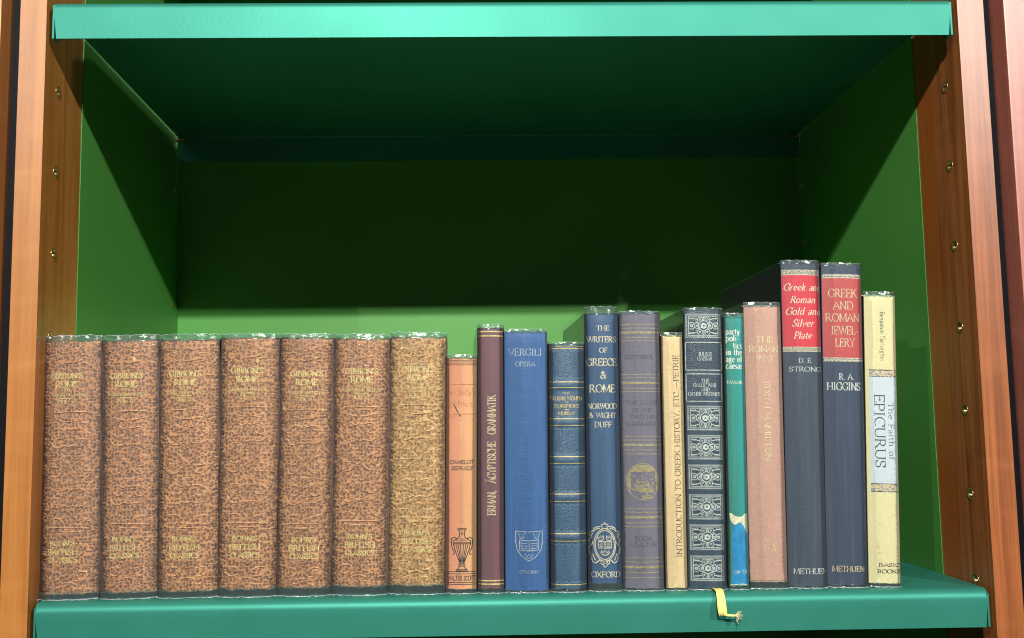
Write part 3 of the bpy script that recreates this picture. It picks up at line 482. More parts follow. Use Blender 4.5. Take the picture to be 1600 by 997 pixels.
{'id': 'g4', 'x': -0.1865, 'w': 0.04097, 'wt': 0.04208, 'wb': 0.03985, 'th': 0.00359, 'H': 0.18392, 'bulge': 0.0044, 'deco': [('T', "GIBBON'S", -0.00119, 0.15511, 0.02301, 0.0039, 0, 'gold', 0.25, 'serif', 0, 1.35, 'title_lettering'), ('T', 'ROME', -0.0011, 0.14883, 0.01578, 0.00421, 0, 'gold', 0.25, 'serif', 0, 1.35, 'title_lettering'), ('T', 'WITH', -0.00106, 0.14563, 0.00766, 0.00201, 0, 'gold', 0.35, 'serif', 0, 1, 'volume_lettering'), ('T', 'VARIORUM NOTES', -0.001, 0.14225, 0.02612, 0.00224, 0, 'gold', 0.3, 'serif', 0, 1, 'volume_lettering'), ('R', -0.0055, 0.00351, 0.14106, 0.00059, 'gold', 'gold_rule', 0.1), ('T', 'VOL. IV.', -0.00116, 0.13714, 0.01305, 0.00278, 0, 'gold', 0.25, 'serif', 0, 1, 'volume_lettering'), ('T', "BOHN'S", -0.00131, 0.03821, 0.0173, 0.00355, 0, 'gold', 0.25, 'serif', 0, 1.3, 'publisher_lettering'), ('T', 'BRITISH', -0.00122, 0.03214, 0.02127, 0.0039, 0, 'gold', 0.25, 'serif', 0, 1.3, 'publisher_lettering'), ('T', 'CLASSICS', -0.00103, 0.02661, 0.02015, 0.00376, 0, 'gold', 0.25, 'serif', 0, 1.3, 'publisher_lettering'), ('P', [(-0.0123, 0.1184), (-0.00737, 0.11999), (-0.00385, 0.11832), (-0.00098, 0.11993), (0.00184, 0.11891), (0.00818, 0.11985), (0.01452, 0.11594)], 0.00085, 'emb', 'embossed_ornament', 0.02, 0), ('P', [(-0.01154, 0.11522), (-0.00952, 0.11294), (-0.00651, 0.11268), (-0.004, 0.1147)], 0.00085, 'emb', 'embossed_ornament', 0.02, 0), ('P', [(0.00506, 0.11417), (0.00757, 0.11233), (0.01059, 0.11276), (0.01261, 0.11501)], 0.00085, 'emb', 'embossed_ornament', 0.02, 0), ('P', [(-0.01439, 0.11117), (-0.01087, 0.10661), (-0.00665, 0.1063), (-0.00249, 0.10789), (-0.00032, 0.10688), (0.00254, 0.10785), (0.00746, 0.10713), (0.01099, 0.10836), (0.01451, 0.11091)], 0.00085, 'emb', 'embossed_ornament', 0.02, 0), ('P', [(-0.0063, 0.09962), (-0.00248, 0.09615), (0.00103, 0.09324), (0.00394, 0.08875), (0.00744, 0.0862), (0.01155, 0.08746), (0.01447, 0.09117)], 0.00085, 'emb', 'embossed_ornament', 0.02, 0), ('P', [(-0.013, 0.08891), (-0.01189, 0.08607), (-0.00733, 0.08634), (-0.00448, 0.08946), (0.00103, 0.09229), (0.00745, 0.09696), (0.01308, 0.09944)], 0.00085, 'emb', 'embossed_ornament', 0.02, 0), ('P', [(-0.01301, 0.09337), (-0.01, 0.09239), (-0.00664, 0.09268)], 0.00085, 'emb', 'embossed_ornament', 0.02, 0), ('P', [(0.00655, 0.09201), (0.01056, 0.09198), (0.01307, 0.0942)], 0.00085, 'emb', 'embossed_ornament', 0.02, 0), ('P', [(-0.00348, 0.08289), (0.00503, 0.08281)], 0.00085, 'emb', 'embossed_ornament', 0.02, 0), ('P', [(-0.01257, 0.13135), (-0.00602, 0.13107), (0.00154, 0.13146), (0.01415, 0.13113)], 0.00085, 'emb', 'embossed_ornament', 0.02, 0), ('P', [(-0.01005, 0.12655), (-0.0035, 0.12468), (0.00507, 0.12506), (0.01162, 0.12682)], 0.00085, 'emb', 'embossed_ornament', 0.02, 0), ('P', [(-0.01222, 0.07647), (-0.00733, 0.07804), (-0.00382, 0.07639), (-0.00097, 0.07797), (0.00183, 0.07696), (0.00813, 0.07789), (0.01443, 0.07401)], 0.00085, 'emb', 'embossed_ornament', 0.02, 0), ('P', [(-0.01147, 0.07333), (-0.00947, 0.07107), (-0.00647, 0.07082), (-0.00397, 0.07281)], 0.00085, 'emb', 'embossed_ornament', 0.02, 0), ('P', [(0.00503, 0.07227), (0.00752, 0.07045), (0.01053, 0.07087), (0.01253, 0.07309)], 0.00085, 'emb', 'embossed_ornament', 0.02, 0), ('P', [(-0.01431, 0.06933), (-0.01081, 0.06483), (-0.00661, 0.06452), (-0.00247, 0.06608), (-0.00032, 0.06508), (0.00252, 0.06603), (0.00742, 0.06531), (0.01092, 0.06653), (0.01442, 0.06904)], 0.00085, 'emb', 'embossed_ornament', 0.02, 0), ('P', [(-0.01343, 0.05638), (-0.00695, 0.05698), (-0.00346, 0.05405)], 0.00085, 'emb', 'embossed_ornament', 0.02, 0), ('P', [(0.00451, 0.05397), (0.00751, 0.05572), (0.013, 0.057)], 0.00085, 'emb', 'embossed_ornament', 0.02, 0), ('P', [(-0.01541, 0.05084), (-0.00346, 0.05093), (0.01448, 0.05052)], 0.00085, 'emb', 'embossed_ornament', 0.02, 0), ('P', [(-0.00695, 0.04808), (0.00152, 0.04777), (0.009, 0.04813)], 0.00085, 'emb', 'embossed_ornament', 0.02, 0), ('P', [(-0.01237, 0.02004), (-0.00741, 0.02042), (-0.00493, 0.01819), (-0.00691, 0.01513), (-0.01137, 0.0143), (-0.01385, 0.01653)], 0.00085, 'emb', 'embossed_ornament', 0.03, 0), ('P', [(0.00449, 0.01896), (0.00846, 0.02024), (0.01293, 0.01997), (0.01193, 0.01579), (0.00796, 0.01408), (0.00449, 0.01456)], 0.00085, 'emb', 'embossed_ornament', 0.03, 0), ('P', [(-0.00542, 0.01203), (0.00052, 0.01328), (0.00647, 0.01145)], 0.00085, 'emb', 'embossed_ornament', 0.03, 0), ('P', [(-0.01037, 0.00857), (-0.00542, 0.00983)], 0.00085, 'emb', 'embossed_ornament', 0.03, 0), ('P', [(0.00349, 0.00929), (0.00944, 0.00878)], 0.00085, 'emb', 'embossed_ornament', 0.03, 0), ('P', [(-0.00352, 0.17412), (3e-05, 0.17594), (0.00358, 0.17407), (0.00662, 0.17497)], 0.00085, 'emb', 'embossed_ornament', 0.01, 0), ('P', [(-0.00555, 0.16815), (-0.00251, 0.16628), (0.00358, 0.1667), (0.00865, 0.1685)], 0.00085, 'emb', 'embossed_ornament', 0.01, 0), ('P', [(-0.01263, 0.16498), (-0.0096, 0.16679), (-0.00453, 0.16538)], 0.00085, 'emb', 'embossed_ornament', 0.01, 0), ('P', [(0.00611, 0.16484), (0.01067, 0.16619), (0.01371, 0.16432)], 0.00085, 'emb', 'embossed_ornament', 0.01, 0), ('P', [(-0.01366, 0.17143), (-0.00961, 0.17232), (-0.00656, 0.17045)], 0.00085, 'emb', 'embossed_ornament', 0.01, 0), ('P', [(0.00764, 0.17173), (0.0117, 0.17217), (0.01423, 0.1703)], 0.00085, 'emb', 'embossed_ornament', 0.01, 0)], 'z1': 0.18095, 'z0': 0.00482, 'kind': 'gib'},
{'id': 'g5', 'x': -0.14736, 'w': 0.03758, 'wt': 0.03761, 'wb': 0.03755, 'th': 0.01236, 'H': 0.18351, 'bulge': 0.0044, 'deco': [('T', "GIBBON'S", 0.00036, 0.15239, 0.02306, 0.00386, 0, 'gold', 0.0, 'serif', 0, 1.35, 'title_lettering'), ('T', 'ROME', 0.00046, 0.14618, 0.01581, 0.00417, 0, 'gold', 0.0, 'serif', 0, 1.35, 'title_lettering'), ('T', 'WITH', 0.00051, 0.14301, 0.00768, 0.00199, 0, 'gold', 0.1, 'serif', 0, 1, 'volume_lettering'), ('T', 'VARIORUM NOTES', 0.00058, 0.13966, 0.02618, 0.00222, 0, 'gold', 0.05, 'serif', 0, 1, 'volume_lettering'), ('R', -0.00392, 0.0051, 0.13849, 0.00059, 'gold', 'gold_rule', 0.1), ('T', 'VOL. V.', 0.00043, 0.1346, 0.01308, 0.00275, 0, 'gold', 0.0, 'serif', 0, 1, 'volume_lettering'), ('T', "BOHN'S", 0.00031, 0.0367, 0.01734, 0.00351, 0, 'gold', 0.0, 'serif', 0, 1.3, 'publisher_lettering'), ('T', 'BRITISH', 0.00041, 0.0307, 0.02132, 0.00386, 0, 'gold', 0.0, 'serif', 0, 1.3, 'publisher_lettering'), ('T', 'CLASSICS', 0.00062, 0.02523, 0.02019, 0.00372, 0, 'gold', 0.0, 'serif', 0, 1.3, 'publisher_lettering'), ('P', [(-0.01106, 0.11597), (-0.00665, 0.11758), (-0.00351, 0.11597), (-0.00094, 0.11758), (0.00158, 0.11659), (0.00725, 0.11758), (0.01291, 0.11377)], 0.00085, 'emb', 'embossed_ornament', 0.02, 0), ('P', [(-0.01038, 0.11282), (-0.00858, 0.11058), (-0.00589, 0.11036), (-0.00364, 0.11238)], 0.00085, 'emb', 'embossed_ornament', 0.02, 0), ('P', [(0.00445, 0.11193), (0.0067, 0.11013), (0.00939, 0.11058), (0.0112, 0.11282)], 0.00085, 'emb', 'embossed_ornament', 0.02, 0), ('P', [(-0.01293, 0.10879), (-0.00979, 0.10432), (-0.00602, 0.10405), (-0.00229, 0.10566), (-0.00036, 0.10467), (0.0022, 0.10565), (0.0066, 0.10498), (0.00975, 0.10623), (0.0129, 0.10879)], 0.00085, 'emb', 'embossed_ornament', 0.02, 0), ('P', [(-0.0057, 0.09743), (-0.00229, 0.09404), (0.00085, 0.09118), (0.00344, 0.08677), (0.00658, 0.08428), (0.01025, 0.08556), (0.01286, 0.08926)], 0.00085, 'emb', 'embossed_ornament', 0.02, 0), ('P', [(-0.01169, 0.08678), (-0.0107, 0.08398), (-0.00663, 0.08429), (-0.00408, 0.0874), (0.00085, 0.09025), (0.00659, 0.09493), (0.01162, 0.09742)], 0.00085, 'emb', 'embossed_ornament', 0.02, 0), ('P', [(-0.0117, 0.09119), (-0.00901, 0.09025), (-0.00601, 0.09056)], 0.00085, 'emb', 'embossed_ornament', 0.02, 0), ('P', [(0.00578, 0.09002), (0.00936, 0.09002), (0.01161, 0.09225)], 0.00085, 'emb', 'embossed_ornament', 0.02, 0), ('P', [(-0.00318, 0.08091), (0.00443, 0.0809)], 0.00085, 'emb', 'embossed_ornament', 0.02, 0), ('P', [(-0.0113, 0.12878), (-0.00545, 0.12856), (0.00131, 0.12901), (0.01258, 0.12879)], 0.00085, 'emb', 'embossed_ornament', 0.02, 0), ('P', [(-0.00905, 0.12405), (-0.00319, 0.12226), (0.00446, 0.12271), (0.01032, 0.12451)], 0.00085, 'emb', 'embossed_ornament', 0.02, 0), ('P', [(-0.011, 0.07448), (-0.00662, 0.07607), (-0.00349, 0.07447), (-0.00095, 0.07606), (0.00156, 0.07508), (0.00719, 0.07605), (0.01282, 0.07228)], 0.00085, 'emb', 'embossed_ornament', 0.02, 0), ('P', [(-0.01033, 0.07137), (-0.00854, 0.06916), (-0.00586, 0.06893), (-0.00363, 0.07092)], 0.00085, 'emb', 'embossed_ornament', 0.02, 0), ('P', [(0.00442, 0.07047), (0.00665, 0.06869), (0.00933, 0.06913), (0.01112, 0.07135)], 0.00085, 'emb', 'embossed_ornament', 0.02, 0), ('P', [(-0.01286, 0.06739), (-0.00973, 0.06297), (-0.00599, 0.06269), (-0.00228, 0.06428), (-0.00037, 0.06331), (0.00218, 0.06427), (0.00655, 0.06361), (0.00968, 0.06484), (0.01281, 0.06736)], 0.00085, 'emb', 'embossed_ornament', 0.02, 0), ('P', [(-0.01209, 0.05458), (-0.00629, 0.05523), (-0.00317, 0.05236)], 0.00085, 'emb', 'embossed_ornament', 0.02, 0), ('P', [(0.00396, 0.05235), (0.00663, 0.05411), (0.01154, 0.05543)], 0.00085, 'emb', 'embossed_ornament', 0.02, 0), ('P', [(-0.01386, 0.04908), (-0.00317, 0.04928), (0.01286, 0.04903)], 0.00085, 'emb', 'embossed_ornament', 0.02, 0), ('P', [(-0.00629, 0.04643), (0.00128, 0.04619), (0.00796, 0.04662)], 0.00085, 'emb', 'embossed_ornament', 0.02, 0), ('P', [(-0.01114, 0.01862), (-0.00671, 0.01905), (-0.00449, 0.01686), (-0.00626, 0.01381), (-0.01025, 0.01295), (-0.01247, 0.01514)], 0.00085, 'emb', 'embossed_ornament', 0.03, 0), ('P', [(0.00393, 0.01771), (0.00748, 0.01901), (0.01147, 0.01878), (0.01058, 0.01464), (0.00703, 0.0129), (0.00393, 0.01335)], 0.00085, 'emb', 'embossed_ornament', 0.03, 0), ('P', [(-0.00493, 0.01076), (0.00038, 0.01205), (0.0057, 0.01029)], 0.00085, 'emb', 'embossed_ornament', 0.03, 0), ('P', [(-0.00936, 0.00729), (-0.00493, 0.00859)], 0.00085, 'emb', 'embossed_ornament', 0.03, 0), ('P', [(0.00304, 0.00813), (0.00835, 0.00768)], 0.00085, 'emb', 'embossed_ornament', 0.03, 0), ('P', [(-0.00321, 0.17117), (-3e-05, 0.173), (0.00314, 0.17118), (0.00586, 0.1721)], 0.00085, 'emb', 'embossed_ornament', 0.01, 0), ('P', [(-0.00502, 0.16524), (-0.0023, 0.16343), (0.00314, 0.16389), (0.00767, 0.16572)], 0.00085, 'emb', 'embossed_ornament', 0.01, 0), ('P', [(-0.01135, 0.16205), (-0.00864, 0.16387), (-0.00411, 0.16251)], 0.00085, 'emb', 'embossed_ornament', 0.01, 0), ('P', [(0.0054, 0.16207), (0.00948, 0.16344), (0.01219, 0.16162)], 0.00085, 'emb', 'embossed_ornament', 0.01, 0), ('P', [(-0.01227, 0.16842), (-0.00864, 0.16934), (-0.00592, 0.16752)], 0.00085, 'emb', 'embossed_ornament', 0.01, 0), ('P', [(0.00676, 0.16891), (0.01039, 0.16937), (0.01266, 0.16755)], 0.00085, 'emb', 'embossed_ornament', 0.01, 0)], 'z1': 0.18031, 'z0': 0.00509, 'kind': 'gib'},
{'id': 'g6', 'x': -0.10854, 'w': 0.0387, 'wt': 0.03883, 'wb': 0.03857, 'th': 0.01542, 'H': 0.18265, 'bulge': 0.0044, 'deco': [('T', "GIBBON'S", -2e-05, 0.15367, 0.02311, 0.00384, 0, 'gold', 0.1, 'serif', 0, 1.35, 'title_lettering'), ('T', 'ROME', 7e-05, 0.14749, 0.01585, 0.00415, 0, 'gold', 0.1, 'serif', 0, 1.35, 'title_lettering'), ('T', 'WITH', 0.00011, 0.14433, 0.00769, 0.00198, 0, 'gold', 0.2, 'serif', 0, 1, 'volume_lettering'), ('T', 'VARIORUM NOTES', 0.00016, 0.141, 0.02624, 0.00221, 0, 'gold', 0.15000000000000002, 'serif', 0, 1, 'volume_lettering'), ('R', -0.00435, 0.0047, 0.13983, 0.00059, 'gold', 'gold_rule', 0.1), ('T', 'VOL. VI.', 1e-05, 0.13596, 0.01311, 0.00274, 0, 'gold', 0.1, 'serif', 0, 1, 'volume_lettering'), ('T', "BOHN'S", 0.00029, 0.03843, 0.01738, 0.0035, 0, 'gold', 0.1, 'serif', 0, 1.3, 'publisher_lettering'), ('T', 'BRITISH', 0.00038, 0.03244, 0.02137, 0.00384, 0, 'gold', 0.1, 'serif', 0, 1.3, 'publisher_lettering'), ('T', 'CLASSICS', 0.00057, 0.02699, 0.02024, 0.0037, 0, 'gold', 0.1, 'serif', 0, 1.3, 'publisher_lettering'), ('P', [(-0.01162, 0.11735), (-0.00707, 0.11898), (-0.00382, 0.11738), (-0.00117, 0.119), (0.00143, 0.11802), (0.00729, 0.11902), (0.01314, 0.11524)], 0.00085, 'emb', 'embossed_ornament', 0.02, 0), ('P', [(-0.01092, 0.11423), (-0.00906, 0.112), (-0.00627, 0.11179), (-0.00396, 0.1138)], 0.00085, 'emb', 'embossed_ornament', 0.02, 0), ('P', [(0.0044, 0.11338), (0.00672, 0.1116), (0.00951, 0.11206), (0.01137, 0.1143)], 0.00085, 'emb', 'embossed_ornament', 0.02, 0), ('P', [(-0.01355, 0.1102), (-0.0103, 0.10575), (-0.00641, 0.1055), (-0.00256, 0.10711), (-0.00057, 0.10614), (0.00208, 0.10713), (0.00662, 0.10647), (0.00987, 0.10773), (0.01313, 0.11028)], 0.00085, 'emb', 'embossed_ornament', 0.02, 0), ('P', [(-0.00608, 0.09891), (-0.00256, 0.09554), (0.00068, 0.0927), (0.00336, 0.08832), (0.0066, 0.08584), (0.01039, 0.08714), (0.01309, 0.09082)], 0.00085, 'emb', 'embossed_ornament', 0.02, 0), ('P', [(-0.01227, 0.08828), (-0.01125, 0.08549), (-0.00704, 0.08581), (-0.00441, 0.08892), (0.00068, 0.09177), (0.00661, 0.09645), (0.0118, 0.09896)], 0.00085, 'emb', 'embossed_ornament', 0.02, 0), ('P', [(-0.01227, 0.09267), (-0.0095, 0.09175), (-0.0064, 0.09206)], 0.00085, 'emb', 'embossed_ornament', 0.02, 0), ('P', [(0.00577, 0.09156), (0.00948, 0.09157), (0.0118, 0.0938)], 0.00085, 'emb', 'embossed_ornament', 0.02, 0), ('P', [(-0.00348, 0.08245), (0.00438, 0.08247)], 0.00085, 'emb', 'embossed_ornament', 0.02, 0), ('P', [(-0.01187, 0.13012), (-0.00582, 0.12992), (0.00116, 0.13039), (0.01279, 0.13021)], 0.00085, 'emb', 'embossed_ornament', 0.02, 0), ('P', [(-0.00954, 0.12542), (-0.00349, 0.12365), (0.00441, 0.12412), (0.01046, 0.12593)], 0.00085, 'emb', 'embossed_ornament', 0.02, 0), ('P', [(-0.01155, 0.07602), (-0.00703, 0.07762), (-0.0038, 0.07604), (-0.00117, 0.07763), (0.00142, 0.07667), (0.00724, 0.07765), (0.01305, 0.07391)], 0.00085, 'emb', 'embossed_ornament', 0.02, 0), ('P', [(-0.01086, 0.07293), (-0.00901, 0.07073), (-0.00624, 0.07051), (-0.00394, 0.0725)], 0.00085, 'emb', 'embossed_ornament', 0.02, 0), ('P', [(0.00437, 0.07208), (0.00667, 0.07032), (0.00944, 0.07076), (0.01129, 0.07298)], 0.00085, 'emb', 'embossed_ornament', 0.02, 0), ('P', [(-0.01348, 0.06896), (-0.01025, 0.06456), (-0.00638, 0.0643), (-0.00255, 0.06589), (-0.00057, 0.06493), (0.00206, 0.0659), (0.00658, 0.06525), (0.00981, 0.06649), (0.01304, 0.06901)], 0.00085, 'emb', 'embossed_ornament', 0.02, 0), ('P', [(-0.01267, 0.0562), (-0.00669, 0.05687), (-0.00347, 0.05402)], 0.00085, 'emb', 'embossed_ornament', 0.02, 0), ('P', [(0.00389, 0.05403), (0.00666, 0.05579), (0.01173, 0.05711)], 0.00085, 'emb', 'embossed_ornament', 0.02, 0), ('P', [(-0.0145, 0.05071), (-0.00347, 0.05094), (0.0131, 0.05075)], 0.00085, 'emb', 'embossed_ornament', 0.02, 0), ('P', [(-0.00669, 0.04809), (0.00113, 0.04788), (0.00803, 0.04833)], 0.00085, 'emb', 'embossed_ornament', 0.02, 0), ('P', [(-0.0117, 0.02037), (-0.00712, 0.02081), (-0.00483, 0.01864), (-0.00666, 0.0156), (-0.01078, 0.01473), (-0.01307, 0.0169)], 0.00085, 'emb', 'embossed_ornament', 0.03, 0), ('P', [(0.00387, 0.01951), (0.00753, 0.02082), (0.01166, 0.0206), (0.01073, 0.01647), (0.00707, 0.01473), (0.00386, 0.01517)], 0.00085, 'emb', 'embossed_ornament', 0.03, 0), ('P', [(-0.00529, 0.01256), (0.0002, 0.01386), (0.00569, 0.01213)], 0.00085, 'emb', 'embossed_ornament', 0.03, 0), ('P', [(-0.00985, 0.00909), (-0.00528, 0.01039)], 0.00085, 'emb', 'embossed_ornament', 0.03, 0), ('P', [(0.00295, 0.00996), (0.00843, 0.00953)], 0.00085, 'emb', 'embossed_ornament', 0.03, 0), ('P', [(-0.00351, 0.17237), (-0.00023, 0.17421), (0.00304, 0.17241), (0.00585, 0.17333)], 0.00085, 'emb', 'embossed_ornament', 0.01, 0), ('P', [(-0.00538, 0.16646), (-0.00257, 0.16466), (0.00304, 0.16514), (0.00772, 0.16698)], 0.00085, 'emb', 'embossed_ornament', 0.01, 0), ('P', [(-0.01192, 0.16326), (-0.00912, 0.16509), (-0.00444, 0.16375)], 0.00085, 'emb', 'embossed_ornament', 0.01, 0), ('P', [(0.00538, 0.16334), (0.00959, 0.16472), (0.01239, 0.16292)], 0.00085, 'emb', 'embossed_ornament', 0.01, 0), ('P', [(-0.01287, 0.16961), (-0.00913, 0.17053), (-0.00632, 0.16873)], 0.00085, 'emb', 'embossed_ornament', 0.01, 0), ('P', [(0.00679, 0.17015), (0.01053, 0.17062), (0.01287, 0.16882)], 0.00085, 'emb', 'embossed_ornament', 0.01, 0)], 'z1': 0.17945, 'z0': 0.00536, 'kind': 'gib'},
{'id': 'g7', 'x': -0.06852, 'w': 0.0396, 'wt': 0.03906, 'wb': 0.04014, 'th': 0.01625, 'H': 0.18361, 'bulge': 0.0044, 'deco': [('T', "GIBBON'S", -2e-05, 0.15468, 0.02317, 0.00381, 0, 'gold', 0.15, 'serif', 0, 1.35, 'title_lettering'), ('T', 'ROME', 3e-05, 0.14854, 0.01589, 0.00412, 0, 'gold', 0.15, 'serif', 0, 1.35, 'title_lettering'), ('T', 'WITH', 6e-05, 0.14541, 0.00771, 0.00197, 0, 'gold', 0.25, 'serif', 0, 1, 'volume_lettering'), ('T', 'VARIORUM NOTES', 0.0001, 0.14211, 0.0263, 0.00219, 0, 'gold', 0.2, 'serif', 0, 1, 'volume_lettering'), ('R', -0.00443, 0.00464, 0.14094, 0.00059, 'gold', 'gold_rule', 0.1), ('T', 'VOL. VII.', -9e-05, 0.13711, 0.01314, 0.00272, 0, 'gold', 0.15, 'serif', 0, 1, 'volume_lettering'), ('T', "BOHN'S", -0.00029, 0.04035, 0.01743, 0.00347, 0, 'gold', 0.15, 'serif', 0, 1.3, 'publisher_lettering'), ('T', 'BRITISH', -0.00023, 0.03442, 0.02143, 0.00381, 0, 'gold', 0.15, 'serif', 0, 1.3, 'publisher_lettering'), ('T', 'CLASSICS', -7e-05, 0.02901, 0.0203, 0.00368, 0, 'gold', 0.15, 'serif', 0, 1.3, 'publisher_lettering'), ('P', [(-0.01184, 0.11864), (-0.00727, 0.12026), (-0.004, 0.11867), (-0.00133, 0.12028), (0.00128, 0.11932), (0.00717, 0.12032), (0.01306, 0.11657)], 0.00085, 'emb', 'embossed_ornament', 0.02, 0), ('P', [(-0.01114, 0.11554), (-0.00927, 0.11334), (-0.00647, 0.11312), (-0.00414, 0.11513)], 0.00085, 'emb', 'embossed_ornament', 0.02, 0), ('P', [(0.00427, 0.11472), (0.0066, 0.11295), (0.00941, 0.11341), (0.01128, 0.11563)], 0.00085, 'emb', 'embossed_ornament', 0.02, 0), ('P', [(-0.01379, 0.11155), (-0.01052, 0.10714), (-0.00661, 0.10689), (-0.00273, 0.10849), (-0.00073, 0.10753), (0.00193, 0.10851), (0.0065, 0.10786), (0.00977, 0.10911), (0.01305, 0.11165)], 0.00085, 'emb', 'embossed_ornament', 0.02, 0), ('P', [(-0.00627, 0.10035), (-0.00273, 0.09701), (0.00053, 0.0942), (0.00322, 0.08985), (0.00648, 0.0874), (0.0103, 0.08869), (0.01301, 0.09235)], 0.00085, 'emb', 'embossed_ornament', 0.02, 0), ('P', [(-0.0125, 0.0898), (-0.01147, 0.08704), (-0.00724, 0.08736), (-0.00459, 0.09044), (0.00053, 0.09328), (0.00649, 0.09792), (0.01172, 0.10041)], 0.00085, 'emb', 'embossed_ornament', 0.02, 0), ('P', [(-0.01251, 0.09416), (-0.00971, 0.09324), (-0.0066, 0.09356)], 0.00085, 'emb', 'embossed_ornament', 0.02, 0), ('P', [(0.00565, 0.09307), (0.00937, 0.09309), (0.01171, 0.0953)], 0.00085, 'emb', 'embossed_ornament', 0.02, 0), ('P', [(-0.00366, 0.08403), (0.00424, 0.08405)], 0.00085, 'emb', 'embossed_ornament', 0.02, 0), ('P', [(-0.0121, 0.1313), (-0.00601, 0.13111), (0.00101, 0.13158), (0.01272, 0.13141)], 0.00085, 'emb', 'embossed_ornament', 0.02, 0), ('P', [(-0.00975, 0.12664), (-0.00367, 0.12489), (0.00428, 0.12537), (0.01037, 0.12717)], 0.00085, 'emb', 'embossed_ornament', 0.02, 0), ('P', [(-0.01178, 0.07764), (-0.00724, 0.07923), (-0.00398, 0.07767), (-0.00134, 0.07925), (0.00126, 0.07829), (0.00712, 0.07928), (0.01297, 0.07557)], 0.00085, 'emb', 'embossed_ornament', 0.02, 0), ('P', [(-0.01108, 0.07458), (-0.00923, 0.0724), (-0.00644, 0.07218), (-0.00412, 0.07416)], 0.00085, 'emb', 'embossed_ornament', 0.02, 0), ('P', [(0.00423, 0.07375), (0.00655, 0.072), (0.00934, 0.07245), (0.0112, 0.07464)], 0.00085, 'emb', 'embossed_ornament', 0.02, 0), ('P', [(-0.01372, 0.07063), (-0.01047, 0.06627), (-0.00658, 0.06602), (-0.00273, 0.0676), (-0.00073, 0.06665), (0.00191, 0.06761), (0.00646, 0.06697), (0.00971, 0.0682), (0.01296, 0.07071)], 0.00085, 'emb', 'embossed_ornament', 0.02, 0), ('P', [(-0.01291, 0.05798), (-0.0069, 0.05864), (-0.00365, 0.05582)], 0.00085, 'emb', 'embossed_ornament', 0.02, 0), ('P', [(0.00376, 0.05584), (0.00654, 0.05759), (0.01164, 0.05891)], 0.00085, 'emb', 'embossed_ornament', 0.02, 0), ('P', [(-0.01475, 0.05253), (-0.00365, 0.05277), (0.01301, 0.05259)], 0.00085, 'emb', 'embossed_ornament', 0.02, 0), ('P', [(-0.00689, 0.04994), (0.00097, 0.04974), (0.00792, 0.05019)], 0.00085, 'emb', 'embossed_ornament', 0.02, 0), ('P', [(-0.01193, 0.02243), (-0.00733, 0.02287), (-0.00503, 0.02072), (-0.00686, 0.0177), (-0.01101, 0.01683), (-0.01331, 0.01898)], 0.00085, 'emb', 'embossed_ornament', 0.03, 0), ('P', [(0.00373, 0.02159), (0.00742, 0.02289), (0.01157, 0.02268), (0.01064, 0.01858), (0.00695, 0.01686), (0.00372, 0.01728)], 0.00085, 'emb', 'embossed_ornament', 0.03, 0), ('P', [(-0.00548, 0.01469), (4e-05, 0.01599), (0.00556, 0.01427)], 0.00085, 'emb', 'embossed_ornament', 0.03, 0), ('P', [(-0.01008, 0.01124), (-0.00548, 0.01254)], 0.00085, 'emb', 'embossed_ornament', 0.03, 0), ('P', [(0.0028, 0.01212), (0.00832, 0.01169)], 0.00085, 'emb', 'embossed_ornament', 0.03, 0), ('P', [(-0.00369, 0.17322), (-0.00039, 0.17504), (0.00291, 0.17326), (0.00574, 0.17418)], 0.00085, 'emb', 'embossed_ornament', 0.01, 0), ('P', [(-0.00557, 0.16736), (-0.00274, 0.16557), (0.0029, 0.16605), (0.00761, 0.16788)], 0.00085, 'emb', 'embossed_ornament', 0.01, 0), ('P', [(-0.01215, 0.16418), (-0.00933, 0.16599), (-0.00462, 0.16467)], 0.00085, 'emb', 'embossed_ornament', 0.01, 0), ('P', [(0.00525, 0.16427), (0.00949, 0.16564), (0.01231, 0.16386)], 0.00085, 'emb', 'embossed_ornament', 0.01, 0), ('P', [(-0.0131, 0.17047), (-0.00933, 0.17139), (-0.00651, 0.1696)], 0.00085, 'emb', 'embossed_ornament', 0.01, 0), ('P', [(0.00667, 0.17103), (0.01044, 0.1715), (0.0128, 0.16971)], 0.00085, 'emb', 'embossed_ornament', 0.01, 0)], 'z1': 0.17994, 'z0': 0.00562, 'kind': 'gib'},
